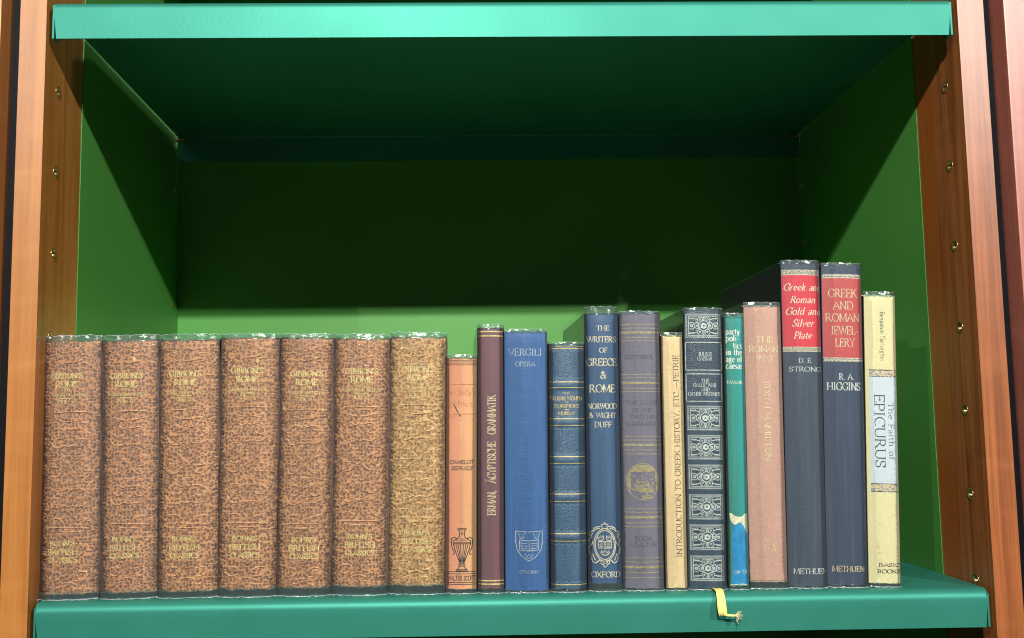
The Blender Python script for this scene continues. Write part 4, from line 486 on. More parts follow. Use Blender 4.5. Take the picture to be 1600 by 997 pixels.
{'id': 'camelot', 'x': -0.03735, 'w': 0.02132, 'wt': 0.02135, 'wb': 0.02128, 'th': 0.01396, 'H': 0.16747, 'bulge': 0.003, 'deco': [('R', None, None, 0.16222, 0.00059, 'black', 'printed_rule', 0.2), ('R', None, None, 0.16062, 0.00045, 'black', 'printed_rule', 0.2), ('DOTS', -0.00972, 0.00987, 0.1588, 0.15994, 'black', 'printed_rule'), ('R', None, None, 0.14564, 0.00072, 'emb8', 'embossed_rule', 0.2), ('R', None, None, 0.12467, 0.00072, 'emb8', 'embossed_rule', 0.2), ('T', "Aristotle's", -9e-05, 0.1372, 0.02043, 0.00544, 0, 'emb8', 0, 'serif', 0, 1.1, 'title_lettering'), ('T', 'Ethics', -0.00019, 0.1295, 0.017, 0.0052, 0, 'emb8', 0, 'serif', 0, 1.1, 'title_lettering'), ('P', [(-0.00561, 0.13162), (-0.00324, 0.12678), (-0.0006, 0.12272)], 0.00068, 'black', 'scratch', 0.3, 0), ('T', 'CAMELOT', 3e-05, 0.08939, 0.01713, 0.00264, 0, 'black', 0, 'sans', 0.25, 1.35, 'series_lettering'), ('T', 'SERIES', -9e-05, 0.08506, 0.01532, 0.00264, 0, 'black', 0, 'sans', 0.25, 1.35, 'series_lettering'), ('AMPH', -0.00741, 0.00851, 0.01528, 0.04498, 'black', 'vase_emblem'), ('R', None, None, 0.01493, 0.00045, 'black', 'printed_rule', 0.2), ('R', None, None, 0.01344, 0.00045, 'black', 'printed_rule', 0.2), ('R', None, None, 0.00754, 0.00045, 'black', 'printed_rule', 0.2), ('R', None, None, 0.00623, 0.00045, 'black', 'printed_rule', 0.2), ('T', 'WALTER SCOTT', 0.00025, 0.00881, 0.0196, 0.00332, 0, 'black', 0, 'sans', 0, 1.3, 'publisher_lettering')], 'z1': 0.16473, 'z0': 0.00296},
{'id': 'erman', 'x': -0.01622, 'w': 0.01876, 'wt': 0.01906, 'wb': 0.01846, 'th': 0.01166, 'H': 0.18881, 'bulge': 0.0035, 'deco': [('R', None, None, 0.18292, 0.0009, 'gold', 'gold_rule', 0.15), ('R', None, None, 0.17984, 0.0009, 'gold', 'gold_rule', 0.15), ('R', None, None, 0.00849, 0.0009, 'gold', 'gold_rule', 0.15), ('R', None, None, 0.00613, 0.0009, 'gold', 'gold_rule', 0.15), ('T', 'ERMAN,', 0.00321, 0.06203, 0.01731, 0.00597, 1, 'dimgold', 0.05, 'serif', 0, 1.0, 'title_lettering'), ('T', 'ÄGYPTISCHE', 0.00329, 0.09035, 0.02909, 0.00599, 1, 'dimgold', 0.05, 'serif', 0, 1.0, 'title_lettering'), ('T', 'GRAMMATIK', 0.0034, 0.12371, 0.02774, 0.00602, 1, 'dimgold', 0.05, 'serif', 0, 1.0, 'title_lettering')], 'z1': 0.18582, 'z0': 0.00307},
{'id': 'vergili', 'x': 0.00891, 'w': 0.03018, 'wt': 0.02997, 'wb': 0.03039, 'th': 0.01145, 'H': 0.1851, 'bulge': 0.0018, 'deco': [('T', 'VERGILI', -0.00058, 0.16541, 0.0239, 0.00499, 0, 'silver', 0.35, 'serif', 0, 0.8, 'title_lettering'), ('T', 'OPERA', -0.00065, 0.15769, 0.01415, 0.00356, 0, 'silver', 0.3, 'serif', 0, 0.8, 'title_lettering'), ('SHIELD', -0.00804, 0.0107, 0.0215, 0.04242, 'silver', 'shield_emblem'), ('T', 'OXONII', 0.00158, 0.01308, 0.01426, 0.00215, 0, 'silver', 0.3, 'serif', 0, 1, 'publisher_lettering')], 'z1': 0.1828, 'z0': 0.00138},
{'id': 'trojan', 'x': 0.03804, 'w': 0.02653, 'wt': 0.02647, 'wb': 0.02658, 'th': 0.01034, 'H': 0.17541, 'bulge': 0.005, 'deco': [('R', None, None, 0.17192, 0.00059, 'gold', 'gold_rule', 0.1), ('R', None, None, 0.17027, 0.00059, 'gold', 'gold_rule', 0.1), ('R', None, None, 0.14632, 0.00059, 'gold', 'gold_rule', 0.1), ('R', None, None, 0.14227, 0.00059, 'gold', 'gold_rule', 0.1), ('R', None, None, 0.12014, 0.00059, 'gold', 'gold_rule', 0.1), ('R', None, None, 0.11553, 0.00059, 'gold', 'gold_rule', 0.1), ('R', None, None, 0.09352, 0.00059, 'gold', 'gold_rule', 0.1), ('R', None, None, 0.08882, 0.00059, 'gold', 'gold_rule', 0.1), ('R', None, None, 0.06742, 0.00059, 'gold', 'gold_rule', 0.1), ('R', None, None, 0.06235, 0.00059, 'gold', 'gold_rule', 0.1), ('R', None, None, 0.03993, 0.00059, 'gold', 'gold_rule', 0.1), ('R', None, None, 0.03481, 0.00059, 'gold', 'gold_rule', 0.1), ('R', None, None, 0.00491, 0.00059, 'gold', 'gold_rule', 0.1), ('WAVE', -0.01236, 0.01374, 0.16816, 0.16926, 'blueline', 'tooled_line'), ('WAVE', -0.01256, 0.01347, 0.14874, 0.14983, 'blueline', 'tooled_line'), ('WAVE', -0.01292, 0.01298, 0.11255, 0.11363, 'blueline', 'tooled_line'), ('WAVE', -0.01309, 0.01274, 0.09532, 0.09639, 'blueline', 'tooled_line'), ('WAVE', -0.01318, 0.01262, 0.08586, 0.08693, 'blueline', 'tooled_line'), ('WAVE', -0.01335, 0.01238, 0.06876, 0.06983, 'blueline', 'tooled_line'), ('WAVE', -0.01344, 0.01225, 0.05924, 0.06031, 'blueline', 'tooled_line'), ('WAVE', -0.01362, 0.01201, 0.04125, 0.04232, 'blueline', 'tooled_line'), ('WAVE', -0.01372, 0.01188, 0.03181, 0.03287, 'blueline', 'tooled_line'), ('WAVE', -0.01397, 0.01152, 0.00596, 0.00701, 'blueline', 'tooled_line'), ('T', 'THE', -0.00044, 0.13759, 0.00442, 0.00155, 0, 'gold', 0, 'serif', 0, 1, 'title_lettering'), ('T', 'TROJAN WOMEN', -0.00069, 0.13323, 0.02333, 0.00281, 0, 'gold', 0, 'serif', 0, 1, 'title_lettering'), ('T', 'OF', 1e-05, 0.13123, 0.00273, 0.00122, 0, 'gold', 0, 'serif', 0, 1, 'title_lettering'), ('T', 'EURIPIDES', -0.00016, 0.12788, 0.01757, 0.00267, 0, 'gold', 0, 'serif', 0, 1, 'title_lettering'), ('R', -0.00163, 0.00133, 0.12665, 0.00054, 'gold', 'gold_rule', 0.2), ('T', 'MURRAY', -0.00022, 0.12281, 0.0121, 0.00249, 0, 'gold', 0, 'serif', 0, 1, 'author_lettering')], 'z1': 0.17353, 'z0': 0.0018, 'bands': [0.14432, 0.11783, 0.09119, 0.06484, 0.03737]},
{'id': 'writers', 'x': 0.06396, 'w': 0.0239, 'wt': 0.024, 'wb': 0.02381, 'th': 0.00939, 'H': 0.2007, 'bulge': 0.004, 'deco': [('T', 'THE', 0.00052, 0.18278, 0.0096, 0.00359, 0, 'gold2', 0, 'serif', 0, 1, 'title_lettering'), ('T', 'WRITERS', -0.00037, 0.1744, 0.02093, 0.00428, 0, 'gold2', 0, 'serif', 0, 1, 'title_lettering'), ('T', 'OF', 0.00065, 0.16696, 0.00614, 0.00349, 0, 'gold2', 0, 'serif', 0, 1, 'title_lettering'), ('T', 'GREECE', -0.00048, 0.15758, 0.02184, 0.00517, 0, 'gold2', 0, 'serif', 0, 1, 'title_lettering'), ('T', '&', 0.00044, 0.1483, 0.00448, 0.0053, 0, 'gold2', 0, 'serif', 0, 1, 'title_lettering'), ('T', 'ROME', -0.00026, 0.13865, 0.01891, 0.00542, 0, 'gold2', 0, 'serif', 0, 1, 'title_lettering'), ('T', 'NORWOOD', -0.00039, 0.12684, 0.02056, 0.00395, 0, 'gold2', 0, 'serif', 0, 1, 'author_lettering'), ('T', '& WIGHT', -0.00058, 0.1205, 0.01945, 0.00371, 0, 'gold2', 0, 'serif', 0, 1, 'author_lettering'), ('T', 'DUFF', -0.00031, 0.1139, 0.01229, 0.0038, 0, 'gold2', 0, 'serif', 0, 1, 'author_lettering'), ('CREST', -0.01154, 0.01071, 0.01647, 0.04725, 'gold2', 'crest_emblem'), ('T', 'OXFORD', 9e-05, 0.00954, 0.0208, 0.00395, 0, 'gold2', 0, 'serif', 0, 1, 'publisher_lettering')], 'z1': 0.19561, 'z0': 0.00534},
{'id': 'purple', 'x': 0.09098, 'w': 0.02944, 'wt': 0.02994, 'wb': 0.02893, 'th': 0.01246, 'H': 0.19718, 'bulge': 0.0038, 'deco': [('R', None, None, 0.18702, 0.00057, 'dullgold', 'gold_rule', 0.3), ('R', None, None, 0.18425, 0.00057, 'dullgold', 'gold_rule', 0.3), ('R', None, None, 0.18116, 0.0017, 'dullgold', 'gold_rule', 0.3), ('R', None, None, 0.17761, 0.00057, 'dullgold', 'gold_rule', 0.3), ('R', None, None, 0.17504, 0.00057, 'dullgold', 'gold_rule', 0.3), ('R', None, None, 0.1511, 0.00057, 'dullgold', 'gold_rule', 0.3), ('R', None, None, 0.14855, 0.00057, 'dullgold', 'gold_rule', 0.3), ('R', None, None, 0.14503, 0.0017, 'dullgold', 'gold_rule', 0.3), ('R', None, None, 0.14116, 0.00057, 'dullgold', 'gold_rule', 0.3), ('R', None, None, 0.1387, 0.00057, 'dullgold', 'gold_rule', 0.3), ('R', None, None, 0.10684, 0.00057, 'dullgold', 'gold_rule', 0.3), ('R', None, None, 0.10445, 0.00057, 'dullgold', 'gold_rule', 0.3), ('R', None, None, 0.10107, 0.0017, 'dullgold', 'gold_rule', 0.3), ('R', None, None, 0.09743, 0.00057, 'dullgold', 'gold_rule', 0.3), ('R', None, None, 0.09473, 0.00057, 'dullgold', 'gold_rule', 0.3), ('R', None, None, 0.05628, 0.00057, 'dullgold', 'gold_rule', 0.3), ('R', None, None, 0.05402, 0.00057, 'dullgold', 'gold_rule', 0.3), ('R', None, None, 0.05042, 0.0017, 'dullgold', 'gold_rule', 0.3), ('R', None, None, 0.04656, 0.00057, 'dullgold', 'gold_rule', 0.3), ('R', None, None, 0.0439, 0.00057, 'dullgold', 'gold_rule', 0.3), ('R', None, None, 0.02249, 0.00057, 'dullgold', 'gold_rule', 0.3), ('R', None, None, 0.01954, 0.00057, 'dullgold', 'gold_rule', 0.3), ('R', None, None, 0.01607, 0.0017, 'dullgold', 'gold_rule', 0.3), ('R', None, None, 0.01238, 0.00057, 'dullgold', 'gold_rule', 0.3), ('R', None, None, 0.00887, 0.00057, 'dullgold', 'gold_rule', 0.3), ('T', 'SUETONIUS', -0.00135, 0.16204, 0.01973, 0.00289, 0, 'emb13', 0, 'serif', 0, 1, 'title_lettering'), ('T', 'THE LIVES', -0.00019, 0.1297, 0.02307, 0.00282, 0, 'emb13', 0, 'serif', 0, 1, 'title_lettering'), ('T', 'OF THE', 0.00029, 0.12443, 0.01415, 0.00263, 0, 'emb13', 0, 'serif', 0, 1, 'title_lettering'), ('T', 'TWELVE', -3e-05, 0.11936, 0.01824, 0.00272, 0, 'emb13', 0, 'serif', 0, 1, 'title_lettering'), ('T', 'CAESARS', -0.00011, 0.11465, 0.02097, 0.00289, 0, 'emb13', 0, 'serif', 0, 1, 'title_lettering'), ('MEDAL', -0.01185, 0.01181, 0.0626, 0.08826, 'dullgold', 'medallion'), ('T', 'BOOK', -0.00015, 0.03417, 0.01261, 0.00309, 0, 'emb13', 0, 'serif', 0, 1, 'publisher_lettering'), ('T', 'LEAGUE', -0.00022, 0.03007, 0.01891, 0.003, 0, 'emb13', 0, 'serif', 0, 1, 'publisher_lettering')], 'z1': 0.1958, 'z0': 0.00142},
{'id': 'petrie', 'x': 0.11374, 'w': 0.01476, 'wt': 0.01523, 'wb': 0.0143, 'th': 0.01206, 'H': 0.18147, 'bulge': 0.0016, 'deco': [('T', 'INTRODUCTION TO GREEK HISTORY, ETC.—PETRIE', 0.00403, 0.09372, 0.14229, 0.00396, 1, 'brown', 0, 'serif', 0, 0.8, 'title_lettering')], 'z1': 0.1794, 'z0': 0.00151},
{'id': 'caesar', 'x': 0.13573, 'w': 0.0279, 'wt': 0.02852, 'wb': 0.02727, 'th': 0.01915, 'H': 0.19906, 'bulge': 0.003, 'deco': [('PANEL', -0.01356, 0.01279, 0.17627, 0.19461, 'silver2', 'ornament_panel'), ('PANEL', -0.01319, 0.01257, 0.1103, 0.12862, 'silver2', 'ornament_panel'), ('PANEL', -0.01308, 0.0125, 0.08974, 0.10795, 'silver2', 'ornament_panel'), ('PANEL', -0.01296, 0.01243, 0.06899, 0.08709, 'silver2', 'ornament_panel'), ('PANEL', -0.01284, 0.01236, 0.04783, 0.06632, 'silver2', 'ornament_panel'), ('PANEL', -0.01272, 0.01229, 0.02667, 0.04535, 'silver2', 'ornament_panel'), ('PANEL', -0.0126, 0.01222, 0.00538, 0.02385, 'silver2', 'ornament_panel'), ('FRAME', -0.01316, 0.01244, 0.15362, 0.17355, 'silver2', 'label_frame'), ('FRAME', -0.01304, 0.01237, 0.13135, 0.15088, 'silver2', 'label_frame'), ('T', 'JULIUS', 0.00018, 0.16362, 0.00966, 0.00285, 0, 'silver2', 0, 'serif', 0, 0.95, 'author_lettering'), ('T', 'CAESAR', 1e-05, 0.16045, 0.01063, 0.00275, 0, 'silver2', 0, 'serif', 0, 0.95, 'author_lettering'), ('T', 'THE', 9e-05, 0.14462, 0.00551, 0.0027, 0, 'silver2', 0, 'serif', 0, 0.95, 'title_lettering'), ('T', 'GALLIC WAR', -0.00017, 0.14146, 0.01656, 0.00274, 0, 'silver2', 0, 'serif', 0, 0.95, 'title_lettering'), ('T', 'AND', 0.00021, 0.13841, 0.00596, 0.00265, 0, 'silver2', 0, 'serif', 0, 0.95, 'title_lettering'), ('T', 'OTHER WRITINGS', -0.00039, 0.13517, 0.02292, 0.00273, 0, 'silver2', 0, 'serif', 0, 0.95, 'title_lettering')], 'z1': 0.19767, 'z0': 0.0012},
{'id': 'party', 'x': 0.15731, 'w': 0.01412, 'wt': 0.01436, 'wb': 0.01388, 'th': 0.01868, 'H': 0.19495, 'bulge': 0.001, 'deco': [('T', 'party', -0.00109, 0.17894, 0.01039, 0.00462, 0, 'white', 0, 'serif', 0, 1.2, 'title_lettering'), ('T', 'poli-', -0.00125, 0.17405, 0.01006, 0.00461, 0, 'white', 0, 'serif', 0, 1.2, 'title_lettering'), ('T', 'tics', 0.00235, 0.16883, 0.00678, 0.00461, 0, 'white', 0, 'serif', 0, 1.2, 'title_lettering'), ('T', 'in the', -0.00028, 0.16407, 0.01212, 0.0046, 0, 'white', 0, 'serif', 0, 1.2, 'title_lettering'), ('T', 'age of', -0.00034, 0.15916, 0.0122, 0.00459, 0, 'white', 0, 'serif', 0, 1.2, 'title_lettering'), ('T', 'caesar', -0.0003, 0.1543, 0.01219, 0.00459, 0, 'white', 0, 'serif', 0, 1.2, 'title_lettering'), ('T', 'TAYLOR', -0.0005, 0.14363, 0.01167, 0.00206, 0, 'white', 0, 'serif', 0, 1.2, 'author_lettering'), ('T', 'Col 53', 0.00068, 0.01094, 0.00928, 0.00238, 0, 'white', 0, 'sans', 0, 1.1, 'label_lettering')], 'z1': 0.19249, 'z0': 0.00215, 'label': [(-0.00371, 0.04538), (-0.00148, 0.04362), (0.00175, 0.0463), (0.00439, 0.04276), (0.00623, 0.03567), (0.00606, 0.00349), (-0.0052, 0.00345), (-0.00449, 0.02237), (-0.00467, 0.03341)], 'torn': [[(-0.00605, 0.05248), (0.00641, 0.0521), (0.00656, 0.03833), (0.00458, 0.04098), (0.00219, 0.04585), (-5e-05, 0.04718), (-0.00284, 0.04361), (-0.00546, 0.04804)], [(-0.00591, 0.00367), (0.00625, 0.00415), (0.00645, 0.0027), (-0.00616, 0.00244)]]},
{'id': 'roman', 'x': 0.17875, 'w': 0.02651, 'wt': 0.02556, 'wb': 0.02746, 'th': 0.0168, 'H': 0.20267, 'bulge': 0.0022, 'deco': [('T', 'THE', 0.00075, 0.173, 0.01266, 0.00452, 0, 'palegold', 0.3, 'serif', 0, 0.85, 'title_lettering'), ('T', 'ROMAN', -7e-05, 0.166, 0.02095, 0.0047, 0, 'palegold', 0.3, 'serif', 0, 0.85, 'title_lettering'), ('T', 'WAY', 0.00077, 0.15938, 0.01245, 0.0046, 0, 'palegold', 0.3, 'serif', 0, 0.85, 'title_lettering'), ('T', 'EDITH HAMILTON', -0.00079, 0.11686, 0.05679, 0.00437, -1, 'palegold', 0.3, 'serif', 0, 0.85, 'author_lettering'), ('T', 'NORTON', 0.0031, 0.03021, 0.01062, 0.0034, -1, 'palegold', 0.85, 'serif', 0, 0.8, 'publisher_lettering'), ('T', '& CO', -0.00277, 0.03046, 0.00973, 0.00317, -1, 'palegold', 0.8, 'serif', 0, 0.8, 'publisher_lettering')], 'z1': 0.20002, 'z0': 0.00446, 'foot': 0.00577},
{'id': 'strong', 'x': 0.20668, 'w': 0.02791, 'wt': 0.0283, 'wb': 0.02752, 'th': 0.02065, 'H': 0.2331, 'bulge': 0.0028, 'deco': [('T', 'Greek and', 0.00068, 0.21019, 0.02763, 0.00527, 0, 'palegold2', 0.12, 'serif', 0.28, 0.9, 'title_lettering'), ('T', 'Roman', 0.00053, 0.20116, 0.01858, 0.00512, 0, 'palegold2', 0.12, 'serif', 0.28, 0.9, 'title_lettering'), ('T', 'Gold and', 0.0009, 0.19266, 0.02621, 0.00525, 0, 'palegold2', 0.12, 'serif', 0.28, 0.9, 'title_lettering'), ('T', 'Silver', 0.00021, 0.18412, 0.01599, 0.00524, 0, 'palegold2', 0.12, 'serif', 0.28, 0.9, 'title_lettering'), ('T', 'Plate', -0.0002, 0.17533, 0.01328, 0.00513, 0, 'palegold2', 0.12, 'serif', 0.28, 0.9, 'title_lettering'), ('T', 'D. E.', 0.0015, 0.15808, 0.01016, 0.00331, 0, 'silver2', 0, 'serif', 0, 1, 'author_lettering'), ('T', 'STRONG', 0.00134, 0.15183, 0.02353, 0.00335, 0, 'silver2', 0, 'serif', 0, 1, 'author_lettering'), ('T', 'METHUEN', 0.00154, 0.00958, 0.02454, 0.00388, 0, 'silver2', 0.4, 'serif', 0, 1, 'publisher_lettering')], 'z1': 0.23104, 'z0': 0.0012, 'zones': [('band', 0.2218, 0.22527), ('red', 0.16927, 0.2218), ('band', 0.16632, 0.16927)]},
{'id': 'higgins', 'x': 0.2345, 'w': 0.02886, 'wt': 0.03066, 'wb': 0.02705, 'th': 0.02902, 'H': 0.23081, 'bulge': 0.0022, 'deco': [('R', None, None, 0.21935, 0.00059, 'palegold2', 'gold_rule', 0.2), ('R', None, None, 0.16102, 0.00063, 'palegold2', 'gold_rule', 0.2), ('T', 'GREEK', 0.00011, 0.20509, 0.0209, 0.00607, 0, 'dimgold', 0.2, 'serif', 0, 0.85, 'title_lettering'), ('T', 'AND', 0.00029, 0.19616, 0.01492, 0.00596, 0, 'dimgold', 0.2, 'serif', 0, 0.85, 'title_lettering'), ('T', 'ROMAN', -0.0001, 0.18742, 0.02489, 0.0059, 0, 'dimgold', 0.2, 'serif', 0, 0.85, 'title_lettering'), ('T', 'JEWEL-', 0.00101, 0.17809, 0.02082, 0.00611, 0, 'dimgold', 0.2, 'serif', 0, 0.85, 'title_lettering'), ('T', 'LERY', 0.00103, 0.16922, 0.01436, 0.00619, 0, 'dimgold', 0.2, 'serif', 0, 0.85, 'title_lettering'), ('T', 'R. A.', 0.0016, 0.1455, 0.01094, 0.00468, 0, 'silver2', 0.1, 'serif', 0, 1, 'author_lettering'), ('T', 'HIGGINS', -0.00022, 0.13805, 0.02448, 0.00559, 0, 'silver2', 0.1, 'serif', 0, 1, 'author_lettering'), ('T', 'METHUEN', 0.0003, 0.01074, 0.02308, 0.00388, 0, 'dimgold', 0.35, 'serif', 0, 1, 'publisher_lettering')], 'z1': 0.2294, 'z0': 0.0014, 'zones': [('rope', 0.21966, 0.22228), ('red', 0.16129, 0.219), ('rope', 0.1582, 0.1606)]},
{'id': 'epicurus', 'x': 0.26042, 'w': 0.02226, 'wt': 0.02176, 'wb': 0.02276, 'th': 0.0351, 'H': 0.20953, 'bulge': 0.0012, 'deco': [('T', 'Benjamin Farrington', -0.00039, 0.17642, 0.03583, 0.00349, -1, 'slate', 0.6, 'serif', 0, 0.7, 'author_lettering'), ('T', 'EPICURUS', -0.00546, 0.10885, 0.05253, 0.00738, -1, 'slate', 0, 'serif', 0, 0.75, 'title_lettering'), ('T', 'The Faith of', 0.00435, 0.1087, 0.04116, 0.00438, -1, 'slate', 0, 'serif', 0, 0.7, 'title_lettering'), ('T', 'BASIC', 0.00323, 0.0139, 0.01556, 0.00247, 0, 'black', 0, 'serif', 0, 1.3, 'publisher_lettering'), ('T', 'BOOKS', 0.00269, 0.00934, 0.01645, 0.00265, 0, 'black', 0, 'serif', 0, 1.3, 'publisher_lettering')], 'z1': 0.20672, 'z0': 0.00233, 'zones': [('floral', 0.14738, 0.15257), ('pale', 0.07176, 0.14738), ('floral', 0.0657, 0.07176)]}]

# ------------------------------------------------------------------ books
class Book:
    def __init__(s, d):
        s.d = d; s.w = d['w']; s.hw = d['w']/2+(.00015 if d.get('kind') == 'gib' else -.0001); s.bands = d.get('bands', []); s.k = 0
        s.rng = random.Random(d['id'])
    def bandh(s, u, v):
        h = 0
        for c in s.bands:
            t = abs(v-c)/.0036
            if t < 1: h = max(h, .0011*(1-t*t)**1.0)
        return h*(1-min(1, abs(u)/s.hw)**4)
    def front(s, u, v, lift=0):
        t = min(1, abs(u)/s.hw)
        y = s.d['bulge']*(t**3.0)
        return (u, y-s.bandh(u, v)-lift, v)
    def clip(s, u): return max(-s.hw*.985, min(s.hw*.985, u))
    def strip(s, mb, P, W, lift=.00010):
        s.k += 1; lift += (s.k % 12)*.000006
        n = len(P)
        if n < 2: return
        Q = [P[0]]; QW = [W[0]]
        for i in range(1, n):
            L = math.hypot(P[i][0]-P[i-1][0], P[i][1]-P[i-1][1]); m = max(1, int(L/.002))
            for j in range(1, m+1):
                f = j/m; Q.append((P[i-1][0]+(P[i][0]-P[i-1][0])*f, P[i-1][1]+(P[i][1]-P[i-1][1])*f)); QW.append(W[i-1]+(W[i]-W[i-1])*f)
        A = []; B_ = []
        closed = math.hypot(Q[0][0]-Q[-1][0], Q[0][1]-Q[-1][1]) < 1e-7
        for i in range(len(Q)):
            if closed and i in (0, len(Q)-1): a, b = Q[-2], Q[1]
            else: a = Q[max(0, i-1)]; b = Q[min(len(Q)-1, i+1)]
            dx, dy = b[0]-a[0], b[1]-a[1]; L = math.hypot(dx, dy) or 1e-9
            nx, ny = -dy/L*QW[i]/2, dx/L*QW[i]/2
            A.append(s.front(s.clip(Q[i][0]+nx), Q[i][1]+ny, lift)); B_.append(s.front(s.clip(Q[i][0]-nx), Q[i][1]-ny, lift))
        mb.grid([A, B_])
    def ridge(s, mb, P, wd, h):
        Q = [P[0]]
        # smooth the polyline (Catmull-Rom)
        R_ = []
        for i in range(len(P)-1):
            p0 = P[max(0, i-1)]; p1 = P[i]; p2 = P[i+1]; p3 = P[min(len(P)-1, i+2)]
            for j in range(5):
                t = j/5
                R_.append(tuple(.5*((2*p1[c])+(-p0[c]+p2[c])*t+(2*p0[c]-5*p1[c]+4*p2[c]-p3[c])*t*t+(-p0[c]+3*p1[c]-3*p2[c]+p3[c])*t**3) for c in (0, 1)))
        R_.append(P[-1]); rows = [[], [], [], [], []]
        for i, q in enumerate(R_):
            a = R_[max(0, i-1)]; b = R_[min(len(R_)-1, i+1)]
            dx, dy = b[0]-a[0], b[1]-a[1]; L = math.hypot(dx, dy) or 1e-9
            e = min(1, min(i, len(R_)-1-i)/3+.1)
            for k, (o, l) in enumerate(((.5, -.00003), (.28, h*.75), (0, h), (-.28, h*.75), (-.5, -.00003))):
                rows[k].append(s.front(s.clip(q[0]-dy/L*wd*o), q[1]+dx/L*wd*o, l*e))
        mb.grid(rows)
    def patch(s, mb, u0, u1, v0, v1, lift, nu=20, nv=8, jag=0):
        u0 = s.clip(u0); u1 = s.clip(u1); rows = []
        for j in range(nv+1):
            r = []
            for i in range(nu+1):
                v = v0+(v1-v0)*j/nv
                if jag and j in (0, nv): v += (s.rng.random()-.5)*jag
                r.append(s.front(u0+(u1-u0)*i/nu, v, lift))
            rows.append(r)
        mb.grid(rows)
    def poly(s, mb, pts, lift):   # small flat polygon triangulated as a fan about its centroid
        cx = sum(p[0] for p in pts)/len(pts); cy = sum(p[1] for p in pts)/len(pts)
        vs = [s.front(cx, cy, lift)]+[s.front(s.clip(p[0]), p[1], lift) for p in pts]; n = len(pts)
        mb.add(vs, [(0, (i+1) % n+1, i+1) for i in range(n)])
    def spine_mesh(s, mat, topwob=.0006, botwob=.0004, dip=0):
        d = s.d; mb = MB(); nu = 30; nv = 170 if s.bands else 40
        r = s.rng; ph = [r.random()*6 for _ in range(6)]
        top = lambda u: d['z1']+topwob*(math.sin(u*520+ph[0])*.5+math.sin(u*1150+ph[1])*.35+math.sin(u*2300+ph[2])*.25)-dip*(1-(u/s.hw)**2)
        bot = lambda u: d['z0']+botwob*(math.sin(u*480+ph[3])*.5+math.sin(u*1300+ph[4])*.4)
        fr = []; th = .0022
        for j in range(nv+1):
            row = []
            for i in range(nu+1):
                a = -math.pi/2+math.pi*i/nu; u = s.hw*math.sin(a)
                v = bot(u)+(top(u)-bot(u))*j/nv
                p = s.front(u, v)
                if j == nv: p = (p[0], p[1]+.0006, p[2])
                row.append(p)
            fr.append(row)
        mb.grid([[(p[0], p[1]+th, p[2]) for p in fr[-1]][::1]][0:0] or fr)
        mb.grid([fr[-1], [(p[0]*.985, p[1]+th, p[2]-.0002) for p in fr[-1]]])
        mb.grid([[(p[0]*.985, p[1]+th, p[2]) for p in fr[0]], fr[0]])
        for i in (0, nu):
            A = [r_[i] for r_ in fr]; B_ = [(p[0]*.93, p[1]+th, p[2]) for p in A]
            mb.grid([A, B_] if i else [B_, A])
        return mb.build('spine', mat, s.root, True)
    def covers(s, mat, depth, over=.0015):
        d = s.d
        ov = .0003 if over == .00151 else .0002
        for sg in (-1, 1):
            mb = MB(); x = sg*(s.hw+ov); x2 = sg*(s.hw-.0026)
            mb.box(min(x, x2), max(x, x2), d['bulge']+.0052, depth, max(.0003, d['z0']-.002), d['z1']+over-.001)
            o = mb.build('cover_board', mat, s.root, bevel=.0005)
            mb = MB(); x = sg*(s.hw+ov*.9); x2 = sg*(s.hw-.0026)   # recessed joint
            mb.box(min(x, x2), max(x, x2), d['bulge']-(.0002 if ov > .0002 else 0), d['bulge']+.0056, d['z0'], d['z1']-.0006)
            mb.build('joint', mat, o)
        mb = MB(); mb.box(-s.hw+.0029, s.hw-.0029, d['bulge']+.0028, depth-.003, d['z0']+.002, d['z1']-.0025)
        mb.build('page_block', PAGES, s.root)
    def jacket(s, depth, wr=1., film=None, extra=.0009, top_out=0, foldh=.0045):
        d = s.d; hw = s.hw+.00032; r = s.rng; ph = [r.random()*6 for _ in range(9)]
        path = []
        for k in range(5): path.append((-hw, depth-(depth-d['bulge']-.0010)*k/4 if k < 4 else d['bulge']+.0016, 0))
        nu = 26
        for i in range(nu+1):
            a = -math.pi/2+math.pi*i/nu; u = hw*math.sin(a); t = abs(u)/hw
            y = d['bulge']*(t**3.0)-extra*(1-t**6)
            path.append((u, y, 1))
        for k in range(5): path.append((hw, d['bulge']+.0016+(depth-d['bulge']-.0016)*k/4, 0))
        def wob(u, z, a):
            return a*(math.sin(u*700+z*900+ph[0])*.4+math.sin(u*1500-z*700+ph[1])*.35+math.sin(u*2900+z*2200+ph[2])*.25)
        def topz(u): return d['H']-.0005+(.00035 if wr > 1 else .00018)*(math.sin(u*900+ph[3])+.6*math.sin(u*2600+ph[4])+.5*math.sin(u*5200+ph[5]))
        def botz(u): return .00025+.0004*max(0, math.sin(u*600+ph[6])*.6+math.sin(u*1700+ph[7])*.4)
        mb = MB(); rows = []
        nv = 26
        for j in range(nv+1):
            f = j/nv; f = .5-.5*math.cos(math.pi*f)
            row = []
            for (u, y, isf) in path:
                z = botz(u)*isf+(topz(u)-botz(u)*isf)*f
                env = math.exp(-z/.006)+math.exp(-(d['H']-z)/.010)
                yy = y
                if isf: yy += wob(u, z, .00028*wr*(.25+env))-.0003*env
                if z > d['z1'] and isf: yy += .0009*min(1, (z-d['z1'])/.003)
                row.append((u, yy, z))
            rows.append(row)
        mb.grid(rows)
        o = mb.build('clear_jacket', film or FILM, s.root, True)
        # folded-over film at head and foot
        fr = [p for p in path if p[2]]
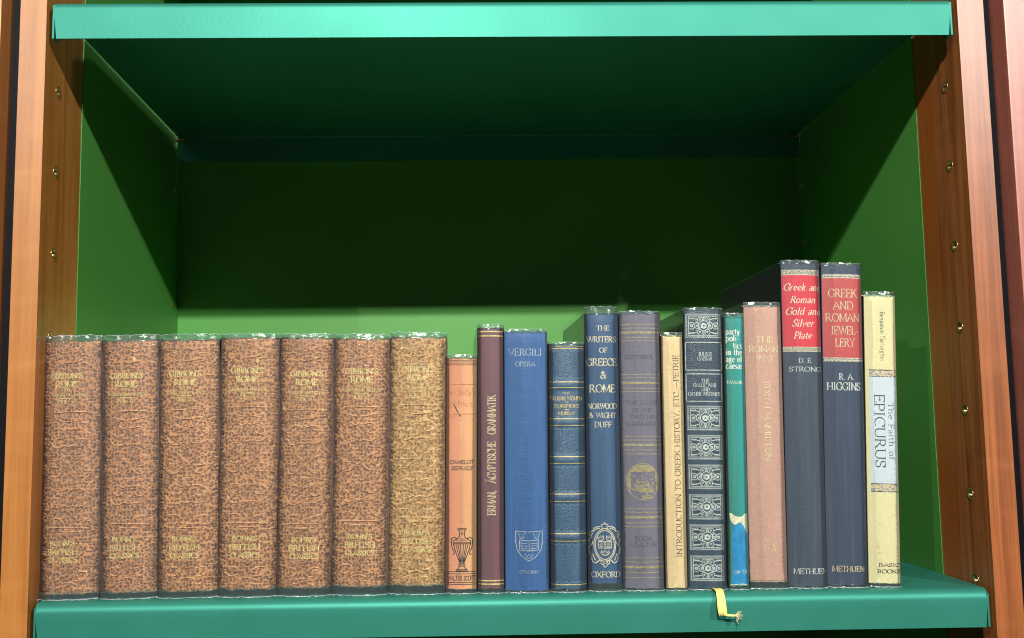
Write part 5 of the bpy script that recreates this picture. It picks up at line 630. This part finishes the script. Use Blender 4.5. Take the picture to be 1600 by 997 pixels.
        for (za, zb, nm) in (('t', 0, 'film_fold'), ('b', 0, 'film_fold')):
            mb = MB(); R3 = []
            if za == 't':
                lo = max(d['z1']-.0012, d['H']-foldh-.004); n3 = 5
                for j in range(n3+1):
                    R3.append([(u*.99, y+.0006-extra*.0+wob(u, j*.001, .0003), lo+.0003*math.sin(u*800)+(topz(u)-.0002-lo)*j/n3) for u, y, _ in fr])
            else:
                hi = d['z0']+(.0014 if wr > 1 else .0002); n3 = 4
                for j in range(n3+1):
                    R3.append([(u*.992, y-.0011+wob(u+.1, j*.001, .0003), botz(u)+.0002+(hi+.0006*math.sin(u*500+ph[8])-botz(u))*j/n3) for u, y, _ in fr])
            mb.grid(R3); mb.build('film_fold', FOLD, o, True)
            # cut edge, its glint put in as a whitish ribbon
            mb = MB(); E = []
            for u, y, _ in fr:
                z = topz(u) if za == 't' else botz(u)+.0002
                amp = (.5+.5*math.sin(u*1900+ph[2])*math.sin(u*670+ph[1]))
                hgt = (.00028+.00045*max(0, amp))*(1 if wr > 1 or za != 't' else .65)
                yy = y+(.0007 if za == 't' else -.0008-.0009*amp)+wob(u, z, .0002)
                if za != 't': hgt *= 1.0+.8*amp
                E.append((u, yy, z, hgt))
            mb.grid([[(u, y-.0002, z-h) for u, y, z, h in E], [(u, y-.0004, z-h*.5) for u, y, z, h in E], [(u, y, z) for u, y, z, h in E]])
            mb.build('film_edge', EDGE, o, True)
        return o
    # --- decoration
    def motif(s, kind, x0, x1, z0, z1, mb):
        W, H = x1-x0, z1-z0
        def S(pts, th):
            th *= .00045*(.85 if kind == 'PANEL' else 1); s.strip(mb, [(x0+px*W, z0+py*H) for px, py in pts], [th]*len(pts))
        if kind == 'AMPH':
            cx = .5
            S([(.32, .99), (.68, .99), (.7, .965), (.6, .955), (.4, .955), (.3, .965), (.32, .99)], 1.1)
            for q in (-1, 1):
                S([(cx+q*.13, .955), (cx+q*.11, .87), (cx+q*.12, .80), (cx+q*.22, .74), (cx+q*.38, .70), (cx+q*.39, .64)], 1.4)
                S([(cx+q*.38, .64), (cx+q*.30, .48), (cx+q*.18, .31), (cx+q*.08, .18)], 1.5)
                S([(cx+q*.08, .18), (cx+q*.16, .145), (cx+q*.10, .11), (cx+q*.18, .05), (cx+q*.26, .02)], 1.3)
                S([(cx+q*.2, .745), (cx+q*.34, .78)]+[(cx+q*.42+q*.06*math.cos(t), .72+.045*math.sin(t)) for t in (1.8, 1., .2, -.6)]+[(cx+q*.44, .55), (cx+q*.36, .47), (cx+q*.33, .40), (cx+q*.42, .38)], 1.5)
                for k in (.07, .17, .27): S([(cx+q*k, .62), (cx+q*k*.62, .42), (cx+q*k*.28, .2)], 1.2)
                S([(cx+q*.05, .19), (cx+q*.05, .11)], 1.2)
            S([(.12, .655), (.88, .655)], 1.4); S([(.14, .63), (.86, .63)], 1.1)
            S([(.38, .745), (.62, .745)], 1.0); S([(.26, .70), (.74, .70)], 1.0)
            S([(.40, .17), (.60, .17)], 1.4); S([(.38, .12), (.62, .12)], 1.4); S([(.24, .03), (.76, .03)], 1.5); S([(.24, .0), (.76, .0)], 1.2)
            S([(.5, .9), (.45, .87), (.5, .83), (.55, .87), (.5, .9)], 1.3)
        elif kind == 'SHIELD':
            S([(0, 1), (.05, .985), (.5, .955), (.95, .985), (1, 1)], 1.2)
            for q in (0, 1):
                f = lambda p: q+(1-2*q)*p
                S([(f(0), 1), (f(.0), .62), (f(.06), .36), (f(.24), .14), (f(.5), 0)], 1.2)
                S([(f(.10), .93), (f(.16), .78), (f(.22), .9), (f(.28), .78), (f(.34), .93)], 1.1)
                S([(f(.14), .76), (f(.32), .76)], 1.1)
                S([(f(.14), .70), (f(.14), .36), (f(.5), .33)], 1.3); S([(f(.14), .70), (f(.5), .66)], 1.3)
                S([(f(.2), .64), (f(.2), .42), (f(.45), .40)], 1.0); S([(f(.2), .58), (f(.44), .57)], .9); S([(f(.2), .50), (f(.44), .49)], .9)
            S([(.5, .68), (.5, .33)], 1.0)
            S([(.34, .24), (.42, .14), (.5, .22), (.58, .14), (.66, .24)], 1.1); S([(.4, .12), (.5, .09), (.6, .12)], 1.1)
        elif kind == 'CREST':
            S(arc(.5, .5, .30, .325, 90, 450, 32), 1.3); S(arc(.5, .5, .34, .365, 90, 450, 32), 1.2)
            for q in (-1, 1):
                X = lambda p: .5+q*p
                S([(X(0), 1), (X(.035), .965), (X(.10), .95), (X(.12), .92), (X(.06), .905), (X(.10), .875), (X(.02), .87)], 1.4)
                S([(X(.13), .91), (X(.24), .905), (X(.34), .865), (X(.32), .83), (X(.36), .80)], 1.5)
                S([(X(.15), .87), (X(.25), .865), (X(.29), .83)], 1.2)
                S([(X(.36), .82), (X(.44), .78), (X(.475), .70), (X(.42), .68), (X(.45), .62), (X(.50), .60), (X(.46), .55)], 1.5)
                S([(X(.36), .76), (X(.41), .73), (X(.40), .66)], 1.1)
                S([(X(.46), .55), (X(.42), .50), (X(.49), .44), (X(.50), .38), (X(.44), .36)], 1.4)
                S([(X(.42), .50), (X(.38), .52), (X(.37), .58)], 1.1)
                S([(X(.48), .36), (X(.46), .30), (X(.40), .27), (X(.42), .20), (X(.38), .12), (X(.30), .09), (X(.24), .12), (X(.17), .17)], 1.6)
                S([(X(.38), .30), (X(.34), .22), (X(.30), .15)], 1.3)
                S([(X(.17), .17), (X(.12), .13), (X(.14), .09), (X(.07), .06), (X(.03), .02), (X(0), 0)], 1.4)
                S([(X(.08), .14), (X(.06), .10), (X(0), .08)], 1.2)
                # crowns
                S([(X(.06), .71), (X(.04), .64), (X(.10), .60), (X(.18), .60), (X(.23), .65), (X(.21), .69), (X(.165), .65), (X(.14), .71), (X(.11), .65), (X(.06), .70)], 1.3)
                S([(X(0), .565), (X(.04), .575), (X(.20), .575), (X(.20), .43), (X(.04), .43), (X(0), .42)], 1.4)
                S([(X(.05), .54), (X(.16), .54)], 1.0); S([(X(.05), .50), (X(.16), .50)], 1.0); S([(X(.05), .46), (X(.16), .46)], 1.0)
            S([(.5, .57), (.5, .42)], 1.2)
            S([(.39, .37), (.36, .33), (.42, .28), (.5, .27), (.58, .28), (.64, .33), (.61, .37), (.56, .32), (.5, .38), (.44, .32), (.39, .37)], 1.4)
        elif kind == 'MEDAL':
            S(arc(.5, .5, .49, .49, 90, 450, 40), 1.4)
            top = [p for p in arc(.5, .5, .475, .475, 205, -25, 26)]
            for i in range(len(top)-1): pass
            S([(.13, .77), (.88, .77), (.9, .2)], 1.2); S([(.13, .77), (.13, .25)], 1.2)
            for k, (a, b) in enumerate(((.78, .82), (.82, .86), (.86, .9), (.9, .94))):
                h = math.sqrt(max(0, .47**2-(a+.02-.5)**2)); S([(.5-h, a+.02), (.5+h, a+.02)], 3.0)
            for k in range(10):
                z = .26+.05*k; h = math.sqrt(max(0, .47**2-(z-.5)**2)); S([(.5-h, z), (.115, z)], 3.0); S([(.885, z), (.5+h, z)], 2.6)
            rr = s.rng
            for k in range(60):
                a, b = rr.uniform(.18, .84), rr.uniform(.32, .73); l = rr.uniform(.02, .08); S([(a, b), (a+l, b+rr.uniform(-.04, .04))], 1.4)
            for z in (.24, .26, .28, .22): S([(.3+(.28-z)*2, z), (.82, z)], 2.2)
            S([(.16, .3), (.22, .28), (.3, .26), (.8, .28)], 2.0)
            S([(.3, .36), (.62, .40), (.78, .34)], 2.2); S([(.28, .32), (.5, .30), (.84, .31)], 2.4)
            S([(.62, .2), (.63, .13)], 2.6); S([(.46, .085), (.55, .11), (.72, .11), (.80, .08)], 2.2); S([(.46, .06), (.80, .06)], 2.2)
        elif kind == 'PANEL':
            n = 19
            for k in range(n):      # zigzag and bead border
                a = .02+.96*k/n; b = a+.96/n; m_ = (a+b)/2
                for z, q in ((.94, 1), (.06, -1)):
                    S([(a, z+.035*q), (m_, z-.03*q), (b, z+.035*q)], 1.25)
            for k in range(12):
                a = .10+.80*k/12; b = a+.80/12; m_ = (a+b)/2
                for x, q in ((.045, 1), (.955, -1)):
                    S([(x-.025*q, a), (x+.025*q, m_), (x-.025*q, b)], 1.2)
            S([(.10, .12), (.90, .12), (.90, .88), (.10, .88), (.10, .12)], 1.1)
            asp = W/H; R0 = .155
            def ci(cx, cy, r, th, a0=0, a1=360, n=18): S(arc(cx, cy, r/asp, r, a0, a1, n), th)
            ci(.5, .5, .20, 1.25); ci(.5, .5, .095, 2.2); ci(.5, .5, .055, 2.0)
            for q in (-1, 1):
                for cx in (.175, .335):
                    c = .5+q*(.5-cx); ci(c, .5, .125, 1.15, 20, 340); ci(c, .5, .04, 2.0)
                S([(.5+q*.40, .60), (.5+q*.34, .64), (.5+q*.28, .60), (.5+q*.22, .42), (.5+q*.16, .37)], 1.1)
                S([(.5+q*.24, .62), (.5+q*.2, .66), (.5+q*.15, .60), (.5+q*.12, .52)], 1.1)
                for z, e in ((.745, 1), (.255, -1)):
                    c = .5+q*.10; ci(c, z, .10, 1.2, 90-150*q*e, 90+170*q*e); ci(c, z, .03, 1.4, 0, 300)
                    S([(.5+q*.175, z), (.5+q*.25, z+.03*e), (.5+q*.38, z+.05*e)], 1.5)
                    for t in (.25, .31, .36):
                        S([(.5+q*t, z+.02*e), (.5+q*(t+.03), z+.08*e)], 1.5)
            S([(.5, .70), (.5, .86)], 1.2); S([(.5, .14), (.5, .30)], 1.2); S([(.47, .83), (.53, .83)], 1.2); S([(.47, .17), (.53, .17)], 1.2)
        elif kind == 'FRAME':
            S([(0, 0), (1, 0), (1, 1), (0, 1), (0, 0)], 1.25)
        elif kind == 'WAVE':
            a0 = -s.hw*.97; zc = (z0+z1)/2; N = 60
            pts = [(a0+2*s.hw*.97*k/N, zc+.0006*math.sin(k/N*math.pi*2*5.5)) for k in range(N+1)]
            s.strip(mb, pts, [.0005]*len(pts))
        elif kind == 'DOTS':
            zc = (z0+z1)/2; N = 17
            for k in range(N):
                a = -s.hw*.93+2*s.hw*.93*k/(N-1); s.strip(mb, [(a-.0003, zc), (a+.0003, zc)], [.0008]*2)
    def decorate(s, embmat=None):
        acc = {}
        def get(name, style, wear):
            k = (name, style, wear)
            if k not in acc: acc[k] = MB()
            return acc[k]
        solo = []
        for D in s.d['deco']:
            k = D[0]
            if k == 'T':
                _, txt, u, v, wid, cap, mode, style, wear, font, it, wt, name = D
                strokes, adv = letters(txt, font, it, wt); sx = wid/adv
                mb = MB()
                for P, W in strokes:
                    if mode == 0: Q = [(u-wid/2+px*sx, v+py*cap) for px, py in P]
                    elif mode > 0: Q = [(u-py*cap, v-wid/2+px*sx) for px, py in P]
                    else: Q = [(u+py*cap, v+wid/2-px*sx) for px, py in P]
                    hwlim = s.hw*.985
                    if all(abs(q[0]) > hwlim for q in Q): continue
                    s.strip(mb, Q, [w_*(cap+min(cap, sx))/2 for w_ in W], .00013)
                get(name, style, wear); A = acc[(name, style, wear)]
                A.add(mb.v, mb.f)
            elif k == 'R':
                _, a, b, v, th, style, name, wear = D
                if a is None: a, b = -s.hw*.975, s.hw*.975
                if style.startswith('emb'): s.ridge(get(name, style, 0), [(a, v), ((a+b)/2, v), (b, v)], th*1.4, .00035)
                else:
                    n = 14; P = [(a+(b-a)*i/n, v+.00006*math.sin(i*2.1)) for i in range(n+1)]
                    s.strip(get(name, style, wear), P, [th]*(n+1), .00011)
            elif k == 'P':
                _, pts, th, style, name, wear, lift = D
                if style == 'emb': s.ridge(get(name, 'emb', wear), pts, th*1.25, .0007)
                else: s.strip(get(name, style, wear), pts, [th]*len(pts))
            else:
                _, a, b, z0, z1, style, name = D
                if k == 'PANEL' or k == 'FRAME' or k == 'DOTS' or k == 'WAVE':
                    s.motif(k, a, b, z0, z1, get(name, style, .1))
                else: s.motif(k, a, b, z0, z1, get(name, style, .2 if k == 'SHIELD' else .1))
        for (name, style, wear), mb in acc.items():
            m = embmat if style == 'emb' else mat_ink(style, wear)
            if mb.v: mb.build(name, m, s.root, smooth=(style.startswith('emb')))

G_LABEL = 'matching speckled brown volumes with gilt lettering'
num = ['I', 'II', 'III', 'IV', 'V', 'VI', 'VII']
gl = ['leftmost thick speckled brown volume, numbered I, with a dipped worn head, beside the left post',
      'second speckled brown volume from the left post, numbered II, with a pale chip',
      'speckled brown volume numbered III, third from the left post',
      'speckled brown volume numbered IV, in the middle of the seven matching ones',
      'speckled brown volume numbered V with a pale nick left of its gilt title',
      'speckled brown volume numbered VI, just left of the yellower one',
      'yellowest speckled brown volume, numbered VII, beside the small orange book']
INFO = {
 'camelot': ('short faded orange book with a black vase printed on its spine', .115),
 'erman': ('narrow maroon book with tall gilt lettering running up its spine', .14),
 'vergili': ('bright blue book with silver title and shield emblem', .125),
 'trojan': ('short blue leather book with raised bands and gilt lines', .12),
 'writers': ('slate blue book with pale gilt title and an ornate oval crest', .14),
 'purple': ('faded purple book with sets of dull gilt bands and a round medallion', .135),
 'petrie': ('thin cream book with brown lettering running up its spine', .12),
 'caesar': ('dark pebbled book with silver scroll panels and a yellow ribbon bookmark', .15),
 'party': ('thin teal book with white title and a torn bright blue label at its foot', .13),
 'roman': ('dusty pink cloth book with faint gilt title', .14),
 'strong': ('tallest dark navy book with bright red label and italic gilt title', .158),
 'higgins': ('tall navy book with a red label in upright capitals and rope borders', .158),
 'epicurus': ('pale yellow cloth book with a light blue label, last in the row on the right', .14),
}
def navy(name, base, str_=None): return mat_cloth(name, base, .10, .55, .55, streak=str_, spec=.45)
for bi, d in enumerate(BOOKS):
    b = Book(d); idn = d['id']
    lift = abs(math.sin(d['th']))*d['w']/2+.0002
    gib = idn[0] == 'g' and idn[1:].isdigit()
    if gib:
        i = int(idn[1:])-1
        b.root = thing('book', gl[i], 'book', (d['x'], .0135, lift*.3), (0, d['th'], 0), G_LABEL)
        k = [(.93, .98), (.98, 1), (1, 1.02), (.98, 1), (.93, .96), (1.0, 1.0), (1.0, 1.0)][i]
        vein = lin(212, 150, 98); sp = lin(132, 88, 64); ed = lin(252, 208, 156)
        if i == 6: vein = lin(224, 174, 112); sp = lin(158, 112, 64); ed = lin(240, 208, 150)
        if i in (0, 1): vein = lin(210, 144, 96); sp = lin(124, 90, 72)
        vein = sc4(vein, k[0])
        m = mat_speckled('speckled_brown_leather', vein, sp, ed, (i*1.7, 0, i*.9))
        m2 = mat_speckled('embossed_leather_painted_glints', (min(1, vein[0]*1.25), vein[1]*1.55, vein[2]*2.0, 1), sc4(vein, .95), ed, (i*1.7, 0, i*.9))  # pale pinkish ridges: glints of the film put into the leather colour
        b.spine_mesh(m, .0009, .0007, .0016 if i == 0 else .0002)
        b.covers(mat_plain('brown_board_cloth', lin(122, 100, 98), .6, nz=300), .118, .00151)
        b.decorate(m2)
        b.jacket(.118, 1.2, FILM_W)
        if i in (1, 3, 4):   # small chips of bare pale board
            mb = MB(); q = {1: (.004, .166), 3: (.006, .164), 4: (-.0155, .130)}[i]
            P = [(q[0]+.0016*math.cos(t)*(.6+.5*b.rng.random()), q[1]+.0019*math.sin(t)*(.6+.5*b.rng.random())) for t in [x*.7 for x in range(9)]]
            b.poly(mb, P, .00012); mb.build('chip', mat_plain('bare_board', lin(232, 190, 128), .8), b.root)
        continue
    lab, dep = INFO[idn]
    b.root = thing('book', lab, 'book', (d['x'], .0135, lift*.3), (0, d['th'], 0))
    wob = dict(topwob=.0003, botwob=.0002); film = FILM; ex = .0008; wr = 1.
    if idn == 'camelot': cl = mat_cloth('faded_orange_cloth', lin(248, 190, 130), .05, .35, tint=lin(240, 152, 116), tx=.010, stain=lin(232, 128, 96)); wob['topwob'] = .0005
    elif idn == 'erman': cl = mat_cloth('maroon_cloth', lin(120, 80, 86), .12, .3, .5)
    elif idn == 'vergili': cl = mat_cloth('bright_blue_cloth', lin(48, 100, 160), .08, .35, .5, streak=lin(70, 125, 185))
    elif idn == 'trojan': cl = mat_leather('blue_grained_leather', lin(46, 86, 118), lin(92, 130, 160), 900, .36); ex = .0019
    elif idn == 'writers': cl = mat_cloth('slate_blue_cloth', lin(52, 90, 128), .09, .35, .5, streak=lin(80, 112, 146))
    elif idn == 'purple': cl = mat_cloth('faded_purple_cloth', lin(120, 118, 134), .08, .6, .65, streak=lin(136, 124, 140))
    elif idn == 'petrie': cl = mat_cloth('cream_cloth', lin(250, 220, 164), .05, .55, .7, stain=lin(222, 176, 110))
    elif idn == 'caesar': cl = mat_leather('dark_pebbled_leather', lin(36, 62, 80), lin(84, 112, 132), 620, .38)
    elif idn == 'party': ex = .0016; cl = mat_cloth('teal_cloth', lin(22, 164, 160), .05, .25, .6, tint=lin(44, 136, 116), tx=.006)
    elif idn == 'roman': cl = mat_cloth('dusty_pink_cloth', lin(220, 170, 150), .06, .8, .75, streak=lin(196, 168, 144))
    elif idn == 'strong': cl = mat_cloth('dark_navy_cloth', lin(60, 76, 94), .08, .7, .6, streak=lin(96, 98, 114))
    elif idn == 'higgins': cl = mat_cloth('navy_cloth', lin(54, 70, 94), .08, .45, .55, streak=lin(84, 96, 120))
    else: cl = mat_cloth('pale_yellow_cloth', lin(246, 236, 178), .04, .6, .7)
    b.spine_mesh(cl, **wob)
    bm = cl
    if idn == 'roman': bm = mat_cloth('pink_board_cloth', lin(176, 138, 134), .06, .6)
    b.covers(bm, dep)
    for zk, z0, z1 in d.get('zones', []):
        mb = MB(); L = s = None
        if zk == 'red':
            m = mat_cloth('red_title_label' if idn == 'strong' else 'worn_red_title_label', lin(226, 58, 72) if idn == 'strong' else lin(206, 82, 80), .05, .25 if idn == 'strong' else .5, .5)
            b.patch(mb, -b.hw, b.hw, z0, z1, .00006); mb.build('title_label', m, b.root, True)
        elif zk == 'pale':
            m = mat_cloth('pale_blue_title_label', lin(218, 232, 236), .03, .3, .6)
            b.patch(mb, -b.hw*.80, b.hw, z0, z1, .00006); mb.build('title_label', m, b.root, True)
        elif zk == 'floral':
            t = NT('worn_floral_band'); n = t.rng(t.noise(1, 2, .6, t.mapp((480, 480, 700))), .50, .56)
            m = t.done(t.pbr(t.mix(n, lin(232, 208, 158), lin(136, 152, 172)), .6))
            b.patch(mb, -b.hw*.80, b.hw, z0, z1, .00005, jag=.0005); mb.build('floral_band', m, b.root, True)
            mb = MB()
            for z in (z0+.0003, z1-.0003): b.strip(mb, [(-b.hw*.8+k*b.hw*1.8/12, z) for k in range(13)], [.0006]*13, .00012)
            mb.build('band_line', mat_ink('slate', .6), b.root)
        elif zk == 'band':
            t = NT('silver_speckle_band'); n = t.rng(t.noise(1300, 3, .7), .44, .56)
            m = t.done(t.pbr(t.mix(n, lin(108, 112, 104), lin(214, 208, 178)), .45, metal=.1))
            b.patch(mb, -b.hw, b.hw, z0, z1, .00008); mb.build('ornament_band', m, b.root, True)
            mb = MB()
            for z in (z0, z1): b.strip(mb, [(-b.hw*.98+k*b.hw*1.96/12, z) for k in range(13)], [.0004]*13, .00014)
            mb.build('band_line', mat_ink('palegold2', .1), b.root)
        elif zk == 'rope':
            n = 30; W_ = b.hw*1.94
            for k in range(n):
                a = -b.hw*.97+W_*k/n
                b.strip(mb, [(a, z0+.0003), (a+W_/n*.35, (z0+z1)/2), (a+W_/n*1.1, z1-.0002)], [.0003, .0007, .0003], .00012)
            mb.build('rope_border', mat_ink('palegold2', .1), b.root)
    if 'foot' in d:
        mb = MB(); b.patch(mb, -b.hw, b.hw, d['z0']+.0006, d['foot'], .00005, jag=.0006)
        mb.build('bare_foot_strip', mat_cloth('greenish_foot_cloth', lin(150, 150, 120), .1, .6), b.root, True)
    if 'label' in d:
        mb = MB(); b.poly(mb, d['label'], .0006)
        mb.build('torn_label', mat_plain('bright_blue_paper', lin(10, 150, 208), .6, nz=200), b.root)
        mb = MB()
        for t_ in d['torn']: b.poly(mb, t_, .00045)
        mb.build('label_backing', mat_plain('torn_cream_paper', lin(246, 238, 196), .8, nz=500), b.root)
        # lettering sits on the label
        for D in [x for x in d['deco'] if x[1] == 'Col 53']:
            d['deco'].remove(D)
            st, adv = letters('Col 53', 'sans', 0, 1.1); mb = MB()
            for P, W in st: b.strip(mb, [(D[2]-D[4]/2+px*D[4]/adv, D[3]+py*D[5]) for px, py in P], [w_*D[5] for w_ in W], .0009)
            mb.build('label_lettering', mat_ink('white', 0), b.root)
    b.decorate()
    b.jacket(dep, wr, film, ex)
    if idn == 'caesar':
        RIB = mat_cloth('yellow_ribbon_silk', lin(246, 238, 136), .05, .7, .5)
        inv = (b.root.matrix_basis if False else Matrix.Translation(b.root.location) @ Matrix.Rotation(d['th'], 4, 'Y')).inverted()
        def W2(p): return tuple(inv @ Vector(p))
        cpts = [((.1400, .0150, .0010), .0026), ((.1400, .0060, .0016), .0027), ((.1399, .0008, .0010), .0027), ((.1396, -.0028, -.0026), .0029), ((.1394, -.0050, -.0070), .0031), ((.1395, -.0060, -.0112), .0031), ((.1398, -.0054, -.0140), .0027), ((.1404, -.0036, -.0146), .0016)]
        mb = MB(); rows = []
        for (p, hw_) in cpts:
            rows.append([W2((p[0]-hw_*math.cos(t), p[1]+.0007*math.sin(t), p[2]+.0002*math.sin(3*t))) for t in [math.pi*k/8 for k in range(9)]])
        mb.grid(rows)
        rb = mb.build('ribbon_bookmark', RIB, b.root, True); rb.modifiers.new('s', 'SOLIDIFY').thickness = .0003
        mb = MB(); rows = []
        for k, (x, y, z) in enumerate([(.1406, -.0056, -.0132), (.1425, -.0062, -.0137), (.1450, -.0064, -.0139), (.1472, -.0062, -.0141)]):
            rows.append([W2((x, y+.0007*math.cos(t), z+.0009*math.sin(t))) for t in [2*math.pi*q_/8 for q_ in range(9)]])
        mb.grid(rows); mb.build('ribbon_tail', RIB, rb, True)
        mb = MB(); rr = random.Random(3)
        for k in range(46):
            a = rr.uniform(-1.25, .75); L_ = rr.uniform(.0032, .0058); p = (.1470, -.0062, -.0137)
            m_ = (p[0]+L_*.5*math.cos(a*.6), p[1]-rr.uniform(-.0012, .0016), p[2]+L_*.5*math.sin(a*.6))
            e = (p[0]+L_*math.cos(a), p[1]-rr.uniform(-.001, .0025), p[2]+L_*math.sin(a))
            mb.tube([W2(p), W2(m_), W2(e)], .00018, 4)
        mb.build('frayed_end', mat_plain('pale_ribbon_thread', lin(248, 244, 205), .6), rb, True)
